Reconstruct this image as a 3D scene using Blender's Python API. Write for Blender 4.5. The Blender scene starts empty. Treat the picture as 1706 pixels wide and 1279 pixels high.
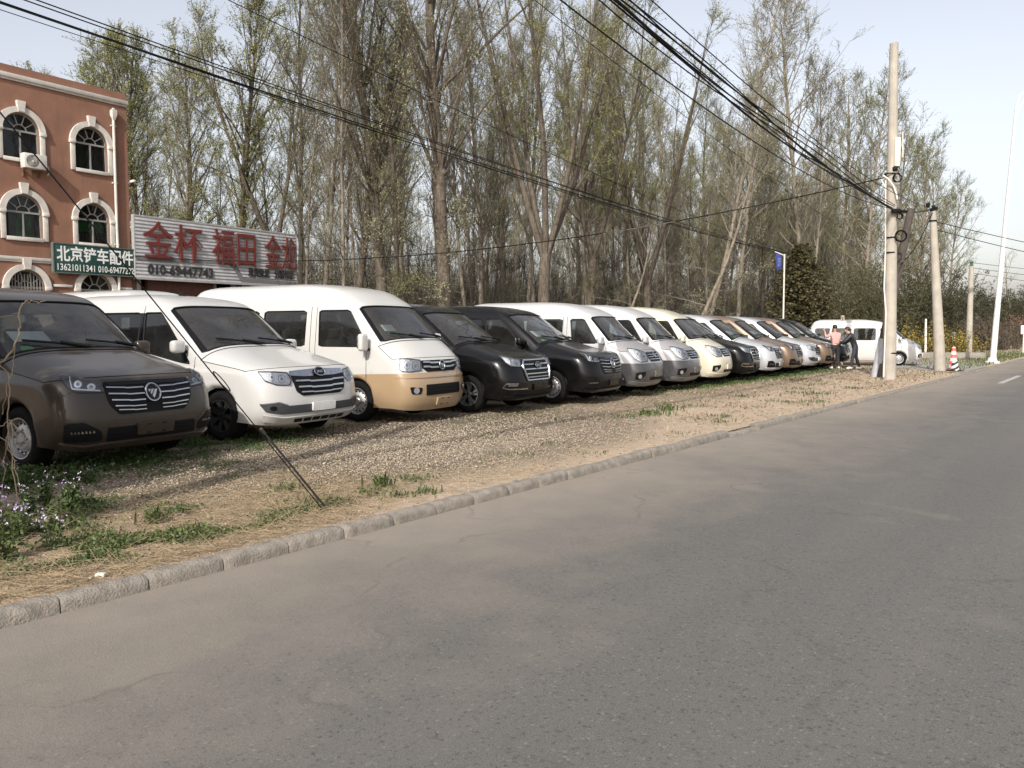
import bpy, bmesh, math, random
import numpy as np
from mathutils import Vector, Matrix, Quaternion
from mathutils.bvhtree import BVHTree
from mathutils.geometry import delaunay_2d_cdt
R = math.radians
SC = bpy.context.scene
COL = SC.collection
random.seed(7); RNG = np.random.default_rng(7)

# ------------------------------------------------------------------ camera, sky, sun, exposure
FPX, CX, CY, HOR, CAMZ = 1339.0, 853.0, 639.5, 551.0, 1.45
PITCH = math.atan((CY-HOR)/FPX)
cam = bpy.data.cameras.new('camera'); camo = bpy.data.objects.new('camera', cam); COL.objects.link(camo)
cam.sensor_width = 36; cam.lens = FPX/1706*36; cam.clip_end = 4000; cam.clip_start = .05
camo.location = (0, 0, CAMZ); camo.rotation_euler = (R(90)-PITCH, 0, 0)
SC.camera = camo
SUN_BEAR, SUN_EL = 17.0, 35.0          # compass bearing the light travels towards (from +Y, clockwise), elevation
w = bpy.data.worlds.new('World'); SC.world = w; w.use_nodes = True
wn = w.node_tree; wn.nodes.clear()
sky = wn.nodes.new('ShaderNodeTexSky'); sky.sky_type = 'NISHITA'; sky.sun_disc = False
sky.sun_elevation = R(SUN_EL); sky.sun_rotation = R(SUN_BEAR+180); sky.altitude = 50
sky.air_density = 1.3; sky.dust_density = 3.0; sky.ozone_density = 1.0
hs = wn.nodes.new('ShaderNodeHueSaturation'); hs.inputs['Saturation'].default_value = .38
bg = wn.nodes.new('ShaderNodeBackground'); bg.inputs['Strength'].default_value = .15
wo = wn.nodes.new('ShaderNodeOutputWorld')
wn.links.new(sky.outputs[0], hs.inputs['Color']); tn = wn.nodes.new('ShaderNodeMix'); tn.data_type = 'RGBA'; tn.blend_type = 'MULTIPLY'; tn.inputs[0].default_value = 1; tn.inputs[7].default_value = (1, .98, 1.005, 1)      # thin haze over the blue
wn.links.new(hs.outputs[0], tn.inputs[6]); wn.links.new(tn.outputs[2], bg.inputs[0]); wn.links.new(bg.outputs[0], wo.inputs[0])
sl = bpy.data.lights.new('sun', 'SUN'); sl.energy = 3.7; sl.angle = R(.6); sl.color = (1, .945, .86)
so = bpy.data.objects.new('sun', sl); COL.objects.link(so)
_b, _e = R(SUN_BEAR), R(SUN_EL)
so.rotation_euler = Vector((math.sin(_b)*math.cos(_e), math.cos(_b)*math.cos(_e), -math.sin(_e))).to_track_quat('-Z', 'Y').to_euler()
so.location = (0, 0, 30)
SC.view_settings.view_transform = 'Standard'; SC.view_settings.look = 'None'
SC.view_settings.gamma = 1; SC.view_settings.exposure = 0.44
SC.cycles.max_bounces = 6; SC.cycles.transparent_max_bounces = 16; SC.cycles.caustics_reflective = False
SC.cycles.caustics_refractive = False; SC.cycles.use_denoising = True

def ray(px, py):
    u, v = (px-CX)/FPX, (CY-py)/FPX
    c, s = math.cos(PITCH), math.sin(PITCH)
    return u, c+v*s, v*c-s
def P(px, py, z=0.0):                   # point of the horizontal plane z seen at that spot of the photograph
    x, y, zz = ray(px, py); k = (z-CAMZ)/zz
    return Vector((x*k, y*k, z))
def A(px, py, d):                       # point at depth d
    x, y, z = ray(px, py); k = d/y
    return Vector((x*k, d, CAMZ+z*k))
UB = 37.6
U = Vector((math.sin(R(UB)), math.cos(R(UB)), 0)); N = Vector((U.y, -U.x, 0))     # along the road / towards the road
def SN(s, n, z=0): return U*s+N*n+Vector((0, 0, z))

# ------------------------------------------------------------------ materials
def nt(name):
    m = bpy.data.materials.new(name); m.use_nodes = True
    t = m.node_tree; return m, t, t.nodes['Principled BSDF']
def nd(t, typ, **kw):
    n = t.nodes.new(typ)
    for k, v in kw.items():
        if k in n.inputs: n.inputs[k].default_value = v
        else: setattr(n, k, v)
    return n
def rgba(c): return (c[0], c[1], c[2], 1)
def noise(t, scale, detail=4, rough=.55, coord='Object', vec=None, dist=0):
    if vec is None:
        tc = next((n for n in t.nodes if n.type == 'TEX_COORD'), None) or t.nodes.new('ShaderNodeTexCoord'); vec = tc.outputs[coord]
    n = nd(t, 'ShaderNodeTexNoise', Scale=scale, Detail=detail, Roughness=rough, Distortion=dist)
    t.links.new(vec, n.inputs['Vector']); return n.outputs['Fac']
def ramp(t, fac, lo, hi, a=0., b=1.):
    n = nd(t, 'ShaderNodeMapRange'); n.clamp = True
    t.links.new(fac, n.inputs[0])
    for i, v in enumerate((lo, hi, a, b)): n.inputs[i+1].default_value = v
    return n.outputs[0]
def math_(t, op, a, b=None):
    n = nd(t, 'ShaderNodeMath', operation=op)
    for i, v in enumerate((a, b)):
        if v is None: continue
        if isinstance(v, (int, float)): n.inputs[i].default_value = v
        else: t.links.new(v, n.inputs[i])
    return n.outputs[0]
def mix(t, fac, a, b):
    n = nd(t, 'ShaderNodeMix', data_type='RGBA')
    for s, v in ((0, fac), (6, a), (7, b)):
        if isinstance(v, (int, float)): n.inputs[s].default_value = v
        elif isinstance(v, tuple): n.inputs[s].default_value = rgba(v)
        else: t.links.new(v, n.inputs[s])
    return n.outputs[2]
def bump(t, p, fac, strength, dist=.02):
    b = nd(t, 'ShaderNodeBump', Strength=strength, Distance=dist)
    t.links.new(fac, b.inputs['Height']); t.links.new(b.outputs[0], p.inputs['Normal'])
def sc(c, k): return tuple(min(1, x*k) for x in c)
MATS = {}
def mat(name, col, rough=.6, metal=0., var=.15, scale=6., bmp=0., bscale=60., coat=0., spec=.5):
    if name in MATS: return MATS[name]
    m, t, p = nt(name)
    if var > 0:
        f = noise(t, scale, 5, .6)
        t.links.new(mix(t, ramp(t, f, .3, .7), sc(col, 1-var), sc(col, 1+var)), p.inputs['Base Color'])
    else: p.inputs['Base Color'].default_value = rgba(col)
    p.inputs['Roughness'].default_value = rough; p.inputs['Metallic'].default_value = metal
    p.inputs['Coat Weight'].default_value = coat; p.inputs['Specular IOR Level'].default_value = spec
    if bmp: bump(t, p, noise(t, bscale, 3), bmp, .01)
    MATS[name] = m; return m
def streaky(m, k=.55, lo=.50, hi=.72, tint=(.10, .085, .07), sx=5., sz=.35):
    """rain streaks and grime running down a wall or a pole"""
    t = m.node_tree; p = t.nodes['Principled BSDF']; src = p.inputs['Base Color'].links[0].from_socket
    tc = next(n for n in t.nodes if n.type == 'TEX_COORD'); mp = nd(t, 'ShaderNodeMapping'); mp.inputs['Scale'].default_value = (sx, sx, sz); t.links.new(tc.outputs['Object'], mp.inputs['Vector'])
    f = math_(t, 'MULTIPLY', ramp(t, noise(t, 1.3, 6, .65, vec=mp.outputs[0]), lo, hi, 0, k), ramp(t, noise(t, .45, 4, .6, vec=tc.outputs['Object']), .35, .65, .2, 1.))
    t.links.new(mix(t, f, src, tint), p.inputs['Base Color']); return m
def paint(name, col, metal=0., rough=.32, lower=None, line=.85, slope=0., front=None, dust=.35, gloss=.8):
    """car paint: clear coat, road dust on what faces up and along the sills; optional second colour below a line and on the nose"""
    m, t, p = nt(name)
    tc = nd(t, 'ShaderNodeTexCoord'); sp = nd(t, 'ShaderNodeSeparateXYZ'); t.links.new(tc.outputs['Object'], sp.inputs[0])
    z, x = sp.outputs[2], sp.outputs[0]
    c = col
    if front:
        c = mix(t, ramp(t, math_(t, 'ADD', x, math_(t, 'MULTIPLY', z, .55)), front[1]-.005, front[1]+.005), col, front[0])
    if lower:
        h = math_(t, 'ADD', z, math_(t, 'MULTIPLY', x, slope))
        c = mix(t, ramp(t, h, line-.004, line+.004), lower, c)
    g = nd(t, 'ShaderNodeNewGeometry'); sg = nd(t, 'ShaderNodeSeparateXYZ'); t.links.new(g.outputs['Normal'], sg.inputs[0])
    up = ramp(t, sg.outputs[2], .25, .95)
    d1 = math_(t, 'MULTIPLY', up, ramp(t, noise(t, 3, 6, .65), .3, .75, .35, 1.))
    d2 = math_(t, 'MULTIPLY', ramp(t, z, .25, .75, 1, 0), ramp(t, noise(t, 9, 6, .7), .4, .7, .1, .9))
    d = math_(t, 'MULTIPLY', math_(t, 'MAXIMUM', d1, math_(t, 'MULTIPLY', d2, .7)), dust)
    t.links.new(mix(t, d, c, (.33, .30, .26)), p.inputs['Base Color'])
    p.inputs['Metallic'].default_value = metal
    t.links.new(ramp(t, d, 0, .6, rough, .75), p.inputs['Roughness'])
    t.links.new(ramp(t, d, 0, .45, gloss, .1), p.inputs['Coat Weight']); p.inputs['Specular IOR Level'].default_value = .5*gloss; p.inputs['Coat Roughness'].default_value = .06
    return m
def glass(name, tint, dirt=.08):
    m, t, p = nt(name); t.nodes.remove(p)
    o = t.nodes['Material Output']
    tr = nd(t, 'ShaderNodeBsdfTransparent', Color=rgba(tint)); gl = nd(t, 'ShaderNodeBsdfGlossy', Color=(.95, .97, 1, 1), Roughness=.015)
    fr = nd(t, 'ShaderNodeFresnel', IOR=1.5); mx = nd(t, 'ShaderNodeMixShader')
    t.links.new(fr.outputs[0], mx.inputs[0]); t.links.new(tr.outputs[0], mx.inputs[1]); t.links.new(gl.outputs[0], mx.inputs[2])
    df = nd(t, 'ShaderNodeBsdfDiffuse', Color=(.42, .40, .37, 1)); m2 = nd(t, 'ShaderNodeMixShader')
    t.links.new(ramp(t, noise(t, 2.5, 5, .6), .3, .75, dirt*.5, dirt*1.5), m2.inputs[0])
    t.links.new(mx.outputs[0], m2.inputs[1]); t.links.new(df.outputs[0], m2.inputs[2]); t.links.new(m2.outputs[0], o.inputs[0])
    return m
BLACK = mat('black_plastic', (.0055, .0055, .006), .55, var=.2, spec=.18)
GLOSSB = mat('gloss_black', (.005, .005, .0055), .12, var=0, spec=.3)
CHROME = mat('chrome', (.46, .47, .49), .16, 1., var=.15, scale=14)
SILVER = mat('silver_plastic', (.5, .5, .5), .35, .6, var=.05)
DARKTRIM = mat('interior_trim', (.02, .02, .02), .8, var=.2)
SEATM = mat('seat_cloth', (.06, .057, .055), .9, var=.25)
BEIGETRIM = mat('headliner', (.32, .30, .27), .9, var=.1)
RUBBER = mat('tyre_rubber', (.007, .0067, .0065), .8, spec=.12, var=.35, scale=9, bmp=.3)
STEEL = mat('wheel_steel', (.42, .42, .42), .42, .7, var=.2)
ALLOY = mat('wheel_alloy', (.34, .34, .35), .35, .8, var=.15)
DARKALLOY = mat('dark_alloy', (.03, .03, .032), .35, .5, var=.15)
GLASS_F = glass('windscreen_glass', (.58, .64, .62), .075)
GLASS_S = glass('door_glass', (.42, .47, .46), .03)
GLASS_P = glass('privacy_glass', (.22, .24, .24), .015)
LAMPCLEAR = glass('lamp_lens', (.93, .95, .97), .04)
LAMPCHROME = mat('lamp_reflector', (.78, .79, .81), .25, .3, var=.3, scale=26, bmp=.9, bscale=34)
LAMPDARK = mat('lamp_housing', (.05, .05, .055), .3, .3, var=.2)
WHITEP = mat('white_plate', (.62, .61, .59), .5, var=.12)
PAPER = mat('paper_sheet', (.72, .74, .76), .7, var=.05)
GREENST = mat('green_sticker', (.10, .42, .12), .5, var=.1)
AMBER = mat('amber_lens', (.6, .2, .03), .25, var=.1)

# ------------------------------------------------------------------ mesh building
def tag(o, label=None, cat=None, group=None, kind=None):
    for k, v in (('label', label), ('category', cat), ('group', group), ('kind', kind)):
        if v: o[k] = v
    return o
def thing(name, label, cat, loc=(0, 0, 0), rz=0., group=None):
    o = bpy.data.objects.new(name, None); COL.objects.link(o); o.empty_display_size = .2
    o.location = loc; o.rotation_euler = (0, 0, rz)
    return tag(o, label, cat, group)
def link(name, me, parent=None):
    o = bpy.data.objects.new(name, me); COL.objects.link(o)
    if parent is not None: o.parent = parent
    return o
def smooth(me, ang=40):
    me.polygons.foreach_set('use_smooth', np.ones(len(me.polygons), bool))
    me.set_sharp_from_angle(angle=R(ang))
_bb = {}
def bevbox(sx, sy, sz, bev, seg=2):
    k = (round(sx, 4), round(sy, 4), round(sz, 4), bev, seg)
    if k not in _bb:
        bm = bmesh.new(); bmesh.ops.create_cube(bm, size=1)
        bmesh.ops.scale(bm, vec=(sx, sy, sz), verts=bm.verts)
        if bev > 0: bmesh.ops.bevel(bm, geom=bm.edges[:], offset=bev, segments=seg, profile=.5, affect='EDGES')
        bm.verts.index_update()
        _bb[k] = ([v.co.copy() for v in bm.verts], [[v.index for v in f.verts] for f in bm.faces]); bm.free()
    return _bb[k]
class MB:
    def __init__(s): s.v, s.f, s.m = [], [], []
    def add(s, vs, fs, mi=0, M=None):
        b = len(s.v)
        s.v += [(M @ Vector(v)) if M is not None else Vector(v) for v in vs]
        s.f += [[b+i for i in f] for f in fs]; s.m += [mi]*len(fs); return s
    def box(s, c, size, bev=0., mi=0, rot=None, seg=2):
        v, f = bevbox(*size, bev, seg)
        M = Matrix.Translation(c)
        if rot is not None: M = M @ (rot if isinstance(rot, Matrix) else Matrix.Rotation(rot, 4, 'Z'))
        return s.add(v, f, mi, M)
    def tube(s, pts, r, n=8, mi=0, cap=True):
        pts = [Vector(p) for p in pts]; m = len(pts)
        rr = r if hasattr(r, '__len__') else [r]*m
        vs, fs = [], []
        ref = None
        for i, p in enumerate(pts):
            d = (pts[min(i+1, m-1)]-pts[max(i-1, 0)]).normalized()
            if ref is None: ref = Vector((0, 0, 1)) if abs(d.z) < .9 else Vector((1, 0, 0))
            a = d.cross(ref).normalized(); b = d.cross(a).normalized(); ref = a.cross(d).normalized() if a.length > 0 else ref
            for k in range(n):
                t = 2*math.pi*k/n; vs.append(p+(a*math.cos(t)+b*math.sin(t))*rr[i])
        for i in range(m-1):
            for k in range(n):
                k2 = (k+1) % n; fs.append([i*n+k, i*n+k2, (i+1)*n+k2, (i+1)*n+k])
        if cap: fs.append(list(range(n))); fs.append([(m-1)*n+k for k in reversed(range(n))])
        return s.add(vs, fs, mi)
    def lathe(s, prof, n=24, mi=0, M=None, closed=False):      # prof: (r, h) round local Z
        vs = [Vector((r*math.cos(2*math.pi*k/n), r*math.sin(2*math.pi*k/n), h)) for r, h in prof for k in range(n)]
        m = len(prof); fs = []
        for i in range(m if closed else m-1):
            j = (i+1) % m
            for k in range(n): fs.append([i*n+k, i*n+(k+1) % n, j*n+(k+1) % n, j*n+k])
        return s.add(vs, fs, mi, M)
    def prism(s, outline, z0, z1, mi=0, M=None):               # outline in local XY, extruded along Z
        n = len(outline); vs = [Vector((x, y, z0)) for x, y in outline]+[Vector((x, y, z1)) for x, y in outline]
        fs = [list(range(n))[::-1], [n+i for i in range(n)]]+[[i, (i+1) % n, n+(i+1) % n, n+i] for i in range(n)]
        return s.add(vs, fs, mi, M)
    def mesh(s, name, mats, ang=40):
        me = bpy.data.meshes.new(name); me.from_pydata([tuple(v) for v in s.v], [], s.f)
        for m in (mats if isinstance(mats, (list, tuple)) else [mats]): me.materials.append(m)
        me.polygons.foreach_set('material_index', s.m)
        if ang: smooth(me, ang)
        me.update(); return me
    def build(s, name, mats, parent=None, ang=40): return link(name, s.mesh(name, mats, ang), parent)
def mesh_np(name, V, F, mats, mi=None, sm=False):
    """fast mesh from an (n,3) array and an (m,k) face array"""
    me = bpy.data.meshes.new(name); V = np.asarray(V, np.float32); F = np.asarray(F, np.int32)
    me.vertices.add(len(V)); me.vertices.foreach_set('co', V.ravel())
    k = F.shape[1]; me.loops.add(F.size); me.loops.foreach_set('vertex_index', F.ravel())
    me.polygons.add(len(F)); me.polygons.foreach_set('loop_start', np.arange(0, F.size, k, dtype=np.int32))
    for m in mats: me.materials.append(m)
    if mi is not None: me.polygons.foreach_set('material_index', np.asarray(mi, np.int32))
    if sm: me.polygons.foreach_set('use_smooth', np.ones(len(F), bool))
    me.update(calc_edges=True); me.validate(); return me
def text_geo(body, size=1., bold=0., ext=0., align='LEFT', spacing=1.):
    c = bpy.data.curves.new('txt', 'FONT'); c.body = body; c.size = size; c.offset = bold; c.extrude = ext
    c.align_x = align; c.space_character = spacing; c.resolution_u = 3
    o = bpy.data.objects.new('txt', c); COL.objects.link(o)
    bpy.context.view_layer.update()
    me = bpy.data.meshes.new_from_object(o.evaluated_get(bpy.context.evaluated_depsgraph_get()))
    vs = [v.co.copy() for v in me.vertices]; fs = [list(p.vertices) for p in me.polygons]
    bpy.data.objects.remove(o); bpy.data.curves.remove(c); bpy.data.meshes.remove(me)
    return vs, fs
def fit(vs, x0, x1, y0, y1):            # stretch flat text into a box
    xs = [v.x for v in vs]; ys = [v.y for v in vs]
    a, b, c, d = min(xs), max(xs), min(ys), max(ys)
    return [Vector((x0+(v.x-a)/(b-a)*(x1-x0), y0+(v.y-c)/(d-c)*(y1-y0), v.z)) for v in vs]
def prisms(p0, p1, r0, r1, n=3):
    """many thin tapered sticks at once"""
    p0, p1 = np.asarray(p0, float), np.asarray(p1, float); m = len(p0)
    d = p1-p0; d /= np.linalg.norm(d, axis=1, keepdims=True)+1e-9
    ref = np.where(np.abs(d[:, 2:3]) < .9, np.array([[0, 0, 1.]]), np.array([[1., 0, 0]]))
    a = np.cross(d, ref); a /= np.linalg.norm(a, axis=1, keepdims=True)+1e-9; b = np.cross(d, a)
    r0, r1 = np.broadcast_to(r0, m)[:, None], np.broadcast_to(r1, m)[:, None]
    V = np.empty((m, 2*n, 3))
    for k in range(n):
        t = 2*math.pi*k/n; o = a*math.cos(t)+b*math.sin(t)
        V[:, k] = p0+o*r0; V[:, n+k] = p1+o*r1
    base = (np.arange(m)*2*n)[:, None]
    F = np.concatenate([base+np.array([[k, (k+1) % n, n+(k+1) % n, n+k]]) for k in range(n)], 0)
    return V.reshape(-1, 3), F
def leaves_q(p, size, rng, drop=0.):
    """leaf-sized quads at points p"""
    m = len(p); a = rng.normal(size=(m, 3)); a[:, 2] -= drop; a /= np.linalg.norm(a, axis=1, keepdims=True)+1e-9
    b = np.cross(a, rng.normal(size=(m, 3))); b /= np.linalg.norm(b, axis=1, keepdims=True)+1e-9
    s = (np.broadcast_to(size, m)*rng.uniform(.6, 1.3, m))[:, None]
    V = np.stack([p, p+a*s*.5+b*s*.28, p+a*s, p+a*s*.5-b*s*.28], 1).reshape(-1, 3)
    return V, np.arange(4*m).reshape(m, 4)
class Pile:                              # joins arrays of quads into one mesh
    def __init__(s): s.V, s.F, s.M, s.n = [], [], [], 0
    def add(s, VF, mi=0):
        V, F = VF; s.V.append(V); s.F.append(F+s.n); s.M.append(np.full(len(F), mi)); s.n += len(V)
    def mesh(s, name, mats, sm=False): return mesh_np(name, np.concatenate(s.V), np.concatenate(s.F), mats, np.concatenate(s.M), sm)
def inpoly(x, y, poly):
    c = False; n = len(poly); j = n-1
    for i in range(n):
        xi, yi = poly[i]; xj, yj = poly[j]
        if (yi > y) != (yj > y) and x < (xj-xi)*(y-yi)/(yj-yi)+xi: c = not c
        j = i
    return c
def resample(pts, step, closed=True):
    out = []; n = len(pts)
    for i in range(n if closed else n-1):
        a, b = pts[i], pts[(i+1) % n]; k = max(1, math.ceil(math.hypot(b[0]-a[0], b[1]-a[1])/step))
        out += [(a[0]+(b[0]-a[0])*q/k, a[1]+(b[1]-a[1])*q/k) for q in range(k)]
    if not closed: out.append(pts[-1])
    return out
def rounded(pts, r, k=3):               # soften the corners of an outline
    out = []; n = len(pts)
    for i in range(n):
        p, a, b = Vector(pts[i]), Vector(pts[i-1]), Vector(pts[(i+1) % n])
        da, db = a-p, b-p; q = min(r, da.length*.45, db.length*.45)
        s, e = p+da.normalized()*q, p+db.normalized()*q
        for j in range(k+1):
            t = j/k; c = s*(1-t)**2+p*2*t*(1-t)+e*t*t; out.append((c.x, c.y))
    return out
def band(line, wd):                     # outline of a polyline with a width (a number or one per point)
    L, Rr = [], []; n = len(line)
    for i, p in enumerate(line):
        a, b = Vector(line[max(0, i-1)]), Vector(line[min(n-1, i+1)])
        d = (b-a).normalized(); q = Vector((-d.y, d.x))*(wd[i] if hasattr(wd, '__len__') else wd)/2
        L.append(tuple(Vector(p)+q)); Rr.append(tuple(Vector(p)-q))
    return L+Rr[::-1]
def ellipse(cx, cy, rx, ry, n=20): return [(cx+rx*math.cos(2*math.pi*k/n), cy+ry*math.sin(2*math.pi*k/n)) for k in range(n)]
def mir(o): return [(-a, b) for a, b in o][::-1]
# ------------------------------------------------------------------ ground, road, kerb
def struct(o): return tag(o, kind='structure')
KN = -4.5                               # the road-side face of the kerb, measured from the camera across the road
RZ = -.064
def near_grid(name, s0, s1, n0, n1, z, ds, m, wob=0.):
    """a sheet along the road, finely divided only near the camera"""
    def axis(a, b, d):
        out = [0.]; st = d
        while out[-1] < b: out.append(out[-1]+st); st *= 1.045
        neg = [0.]; st = d
        while neg[-1] > a: neg.append(neg[-1]-st); st *= 1.045
        v = np.unique(np.array(neg[::-1]+out)); v = v[(v > a) & (v < b)]
        return np.concatenate([[a], v, [b]])
    S_, N_ = axis(s0, s1, ds), axis(n0, n1, ds)
    ss, nn = np.meshgrid(S_, N_, indexing='ij'); V = np.zeros(ss.shape+(3,))
    V[..., 0] = U.x*ss+N.x*nn; V[..., 1] = U.y*ss+N.y*nn
    zz = np.full(ss.shape, z)
    if wob: zz = zz+wob*(np.sin(ss*1.7+nn*.9)*np.sin(nn*2.3-ss*.4)+.6*np.sin(ss*4.1)*np.sin(nn*3.7+1)-.6)*np.clip((n1-nn)/1.2, 0, 1)
    V[..., 2] = zz; a, b = ss.shape
    I = np.arange(a*b).reshape(a, b); F = np.stack([I[:-1, :-1], I[1:, :-1], I[1:, 1:], I[:-1, 1:]], -1).reshape(-1, 4)[:, ::-1]
    return struct(link(name, mesh_np(name, V.reshape(-1, 3), F, [m], None, True)))
def blob(t, sep, x, y, rx, ry, rot=0.):  # soft spot of the ground, 1 in its middle
    c, s = math.cos(rot), math.sin(rot)
    def lin(a, b, k): return math_(t, 'ADD', math_(t, 'ADD', math_(t, 'MULTIPLY', sep.outputs[0], a), math_(t, 'MULTIPLY', sep.outputs[1], b)), k)
    u = lin(c/rx, s/rx, -(c*x+s*y)/rx); v = lin(-s/ry, c/ry, (s*x-c*y)/ry)
    q = math_(t, 'ADD', math_(t, 'MULTIPLY', u, u), math_(t, 'MULTIPLY', v, v))
    return ramp(t, q, .3, 1.3, 1, 0)
ROT_U = R(90-UB)
# lot: sandy earth, a fan of gravel, straw-coloured thatch near the camera
m, t, p = nt('lot_earth')
tc = nd(t, 'ShaderNodeTexCoord'); sep = nd(t, 'ShaderNodeSeparateXYZ'); t.links.new(tc.outputs['Object'], sep.inputs[0])
n1, n2, n3 = noise(t, .6, 5, .6), noise(t, 7, 6, .65), noise(t, 55, 3, .6)
earth = mix(t, ramp(t, n2, .3, .7), (.34, .265, .19), (.48, .385, .29))
n4, n5 = noise(t, 1.7, 7, .7, dist=.8), noise(t, 19, 5, .75)
earth = mix(t, ramp(t, n5, .52, .72, 0, .6), earth, (.235, .18, .125))
earth = mix(t, ramp(t, n4, .50, .66, 0, .6), earth, (.275, .215, .15))
earth = mix(t, ramp(t, n1, .42, .62, 0, .45), earth, (.46, .355, .245))
vor = nd(t, 'ShaderNodeTexVoronoi', Scale=52.); t.links.new(tc.outputs['Object'], vor.inputs['Vector'])
hv = nd(t, 'ShaderNodeSeparateColor'); t.links.new(vor.outputs['Color'], hv.inputs[0])
stone = mix(t, hv.outputs[0], (.34, .285, .22), (.50, .425, .335))
stone = mix(t, ramp(t, vor.outputs['Distance'], .25, .55), stone, (.22, .175, .13))
gq = P(700, 730); gm = blob(t, sep, gq.x+.1, gq.y, 5.2, 2.6, ROT_U)
gm = ramp(t, math_(t, 'ADD', gm, math_(t, 'MULTIPLY', math_(t, 'SUBTRACT', n2, .5), 1.2)), .35, .75)
col = mix(t, math_(t, 'MULTIPLY', gm, .85), earth, stone)
sq = P(200, 880); sm_ = blob(t, sep, sq.x-.6, sq.y-.5, 4.2, 1.7, ROT_U)
col = mix(t, math_(t, 'MULTIPLY', ramp(t, math_(t, 'ADD', sm_, math_(t, 'MULTIPLY', math_(t, 'SUBTRACT', n2, .5), .9)), .3, .8), .8), col, mix(t, ramp(t, n3, .35, .65), (.19, .14, .09), (.36, .275, .17)))
row_dark = blob(t, sep, 3.5, 18.7, 16., 1.9, R(54))  # darker mottled strip of ground along the row of vans
col = mix(t, math_(t, 'MULTIPLY', row_dark, ramp(t, n5, .4, .6, .15, .75)), col, (.10, .085, .055))
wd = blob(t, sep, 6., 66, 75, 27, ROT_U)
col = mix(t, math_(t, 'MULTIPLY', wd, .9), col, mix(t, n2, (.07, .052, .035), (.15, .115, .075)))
t.links.new(col, p.inputs['Base Color']); p.inputs['Roughness'].default_value = .95; p.inputs['Specular IOR Level'].default_value = .15
hh = math_(t, 'ADD', math_(t, 'MULTIPLY', n3, .5), math_(t, 'ADD', math_(t, 'MULTIPLY', n2, .8), math_(t, 'MULTIPLY', math_(t, 'MULTIPLY', gm, vor.outputs['Distance']), -1.)))
bump(t, p, hh, 1., .04); LOT = m
near_grid('ground', -60, 900, -700, KN-.075, 0., .2, LOT, .02)
# asphalt
m, t, p = nt('asphalt')
tc = nd(t, 'ShaderNodeTexCoord'); mp = nd(t, 'ShaderNodeMapping'); mp.inputs['Rotation'].default_value = (0, 0, -ROT_U); t.links.new(tc.outputs['Object'], mp.inputs['Vector'])
sep = nd(t, 'ShaderNodeSeparateXYZ'); t.links.new(mp.outputs[0], sep.inputs[0])      # x along the road, y towards the left kerb
big, mid_, fine = noise(t, .35, 4, .6, vec=mp.outputs[0], dist=.6), noise(t, 2.2, 6, .65, vec=mp.outputs[0]), noise(t, 140, 4, .8, vec=mp.outputs[0])
st = nd(t, 'ShaderNodeMapping'); st.inputs['Scale'].default_value = (.12, 1.2, 1); t.links.new(mp.outputs[0], st.inputs['Vector'])
track = noise(t, 1.1, 4, .55, vec=st.outputs[0])
base = mix(t, ramp(t, fine, .3, .7), (.046, .044, .041), (.166, .160, .150))
base = mix(t, ramp(t, track, .35, .68, 0, .5), base, (.14, .128, .115))
vo = nd(t, 'ShaderNodeTexVoronoi', Scale=110.); t.links.new(mp.outputs[0], vo.inputs['Vector']); vc = nd(t, 'ShaderNodeSeparateColor'); t.links.new(vo.outputs['Color'], vc.inputs[0])
v2_ = nd(t, 'ShaderNodeTexVoronoi', Scale=48.); t.links.new(mp.outputs[0], v2_.inputs['Vector']); vd_ = nd(t, 'ShaderNodeSeparateColor'); t.links.new(v2_.outputs['Color'], vd_.inputs[0])
base = mix(t, math_(t, 'MULTIPLY', ramp(t, vd_.outputs[2], .0, .35, .55, 0), ramp(t, v2_.outputs['Distance'], .2, .55, 1, .2)), base, (.035, .033, .032))
base = mix(t, math_(t, 'MULTIPLY', ramp(t, vd_.outputs[1], .65, 1., 0, .42), ramp(t, v2_.outputs['Distance'], .2, .5, 1, 0)), base, (.235, .222, .205))
base = mix(t, math_(t, 'MULTIPLY', ramp(t, vc.outputs[0], .955, .99), ramp(t, vo.outputs['Distance'], .2, .45, .25, 0)), base, (.33, .315, .29))
base = mix(t, math_(t, 'MULTIPLY', ramp(t, vc.outputs[1], .90, .97), ramp(t, vo.outputs['Distance'], .3, .5, .7, 0)), base, (.035, .032, .03))
dust = math_(t, 'ADD', ramp(t, sep.outputs[1], -KN-2.7, -KN-.02, 0, 1.05), math_(t, 'MULTIPLY', math_(t, 'SUBTRACT', mid_, .5), .9))
dust = math_(t, 'ADD', dust, math_(t, 'MULTIPLY', math_(t, 'SUBTRACT', big, .52), 1.1))
base = mix(t, ramp(t, dust, .1, 1.1, 0, .82), base, (.25, .215, .175))
base = mix(t, ramp(t, noise(t, .8, 5, .7, vec=mp.outputs[0], dist=1.), .60, .74, 0, .45), base, (.19, .165, .138))
cr = nd(t, 'ShaderNodeTexVoronoi', feature='DISTANCE_TO_EDGE', Scale=.42)
wv = nd(t, 'ShaderNodeVectorMath', operation='ADD'); nn = nd(t, 'ShaderNodeTexNoise', Scale=1.6, Detail=5.); t.links.new(mp.outputs[0], nn.inputs['Vector'])
t.links.new(mp.outputs[0], wv.inputs[0]); t.links.new(nn.outputs['Color'], wv.inputs[1]); t.links.new(wv.outputs[0], cr.inputs['Vector'])
crack = math_(t, 'MULTIPLY', ramp(t, cr.outputs['Distance'], .002, .011, 1, 0), ramp(t, mid_, .46, .58))
base = mix(t, math_(t, 'MULTIPLY', crack, .3), base, (.05, .045, .04))
t.links.new(base, p.inputs['Base Color']); p.inputs['Roughness'].default_value = .88; p.inputs['Specular IOR Level'].default_value = .3
bump(t, p, math_(t, 'ADD', fine, math_(t, 'MULTIPLY', vo.outputs['Distance'], .6)), .32, .008)
ASPH = m
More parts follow.
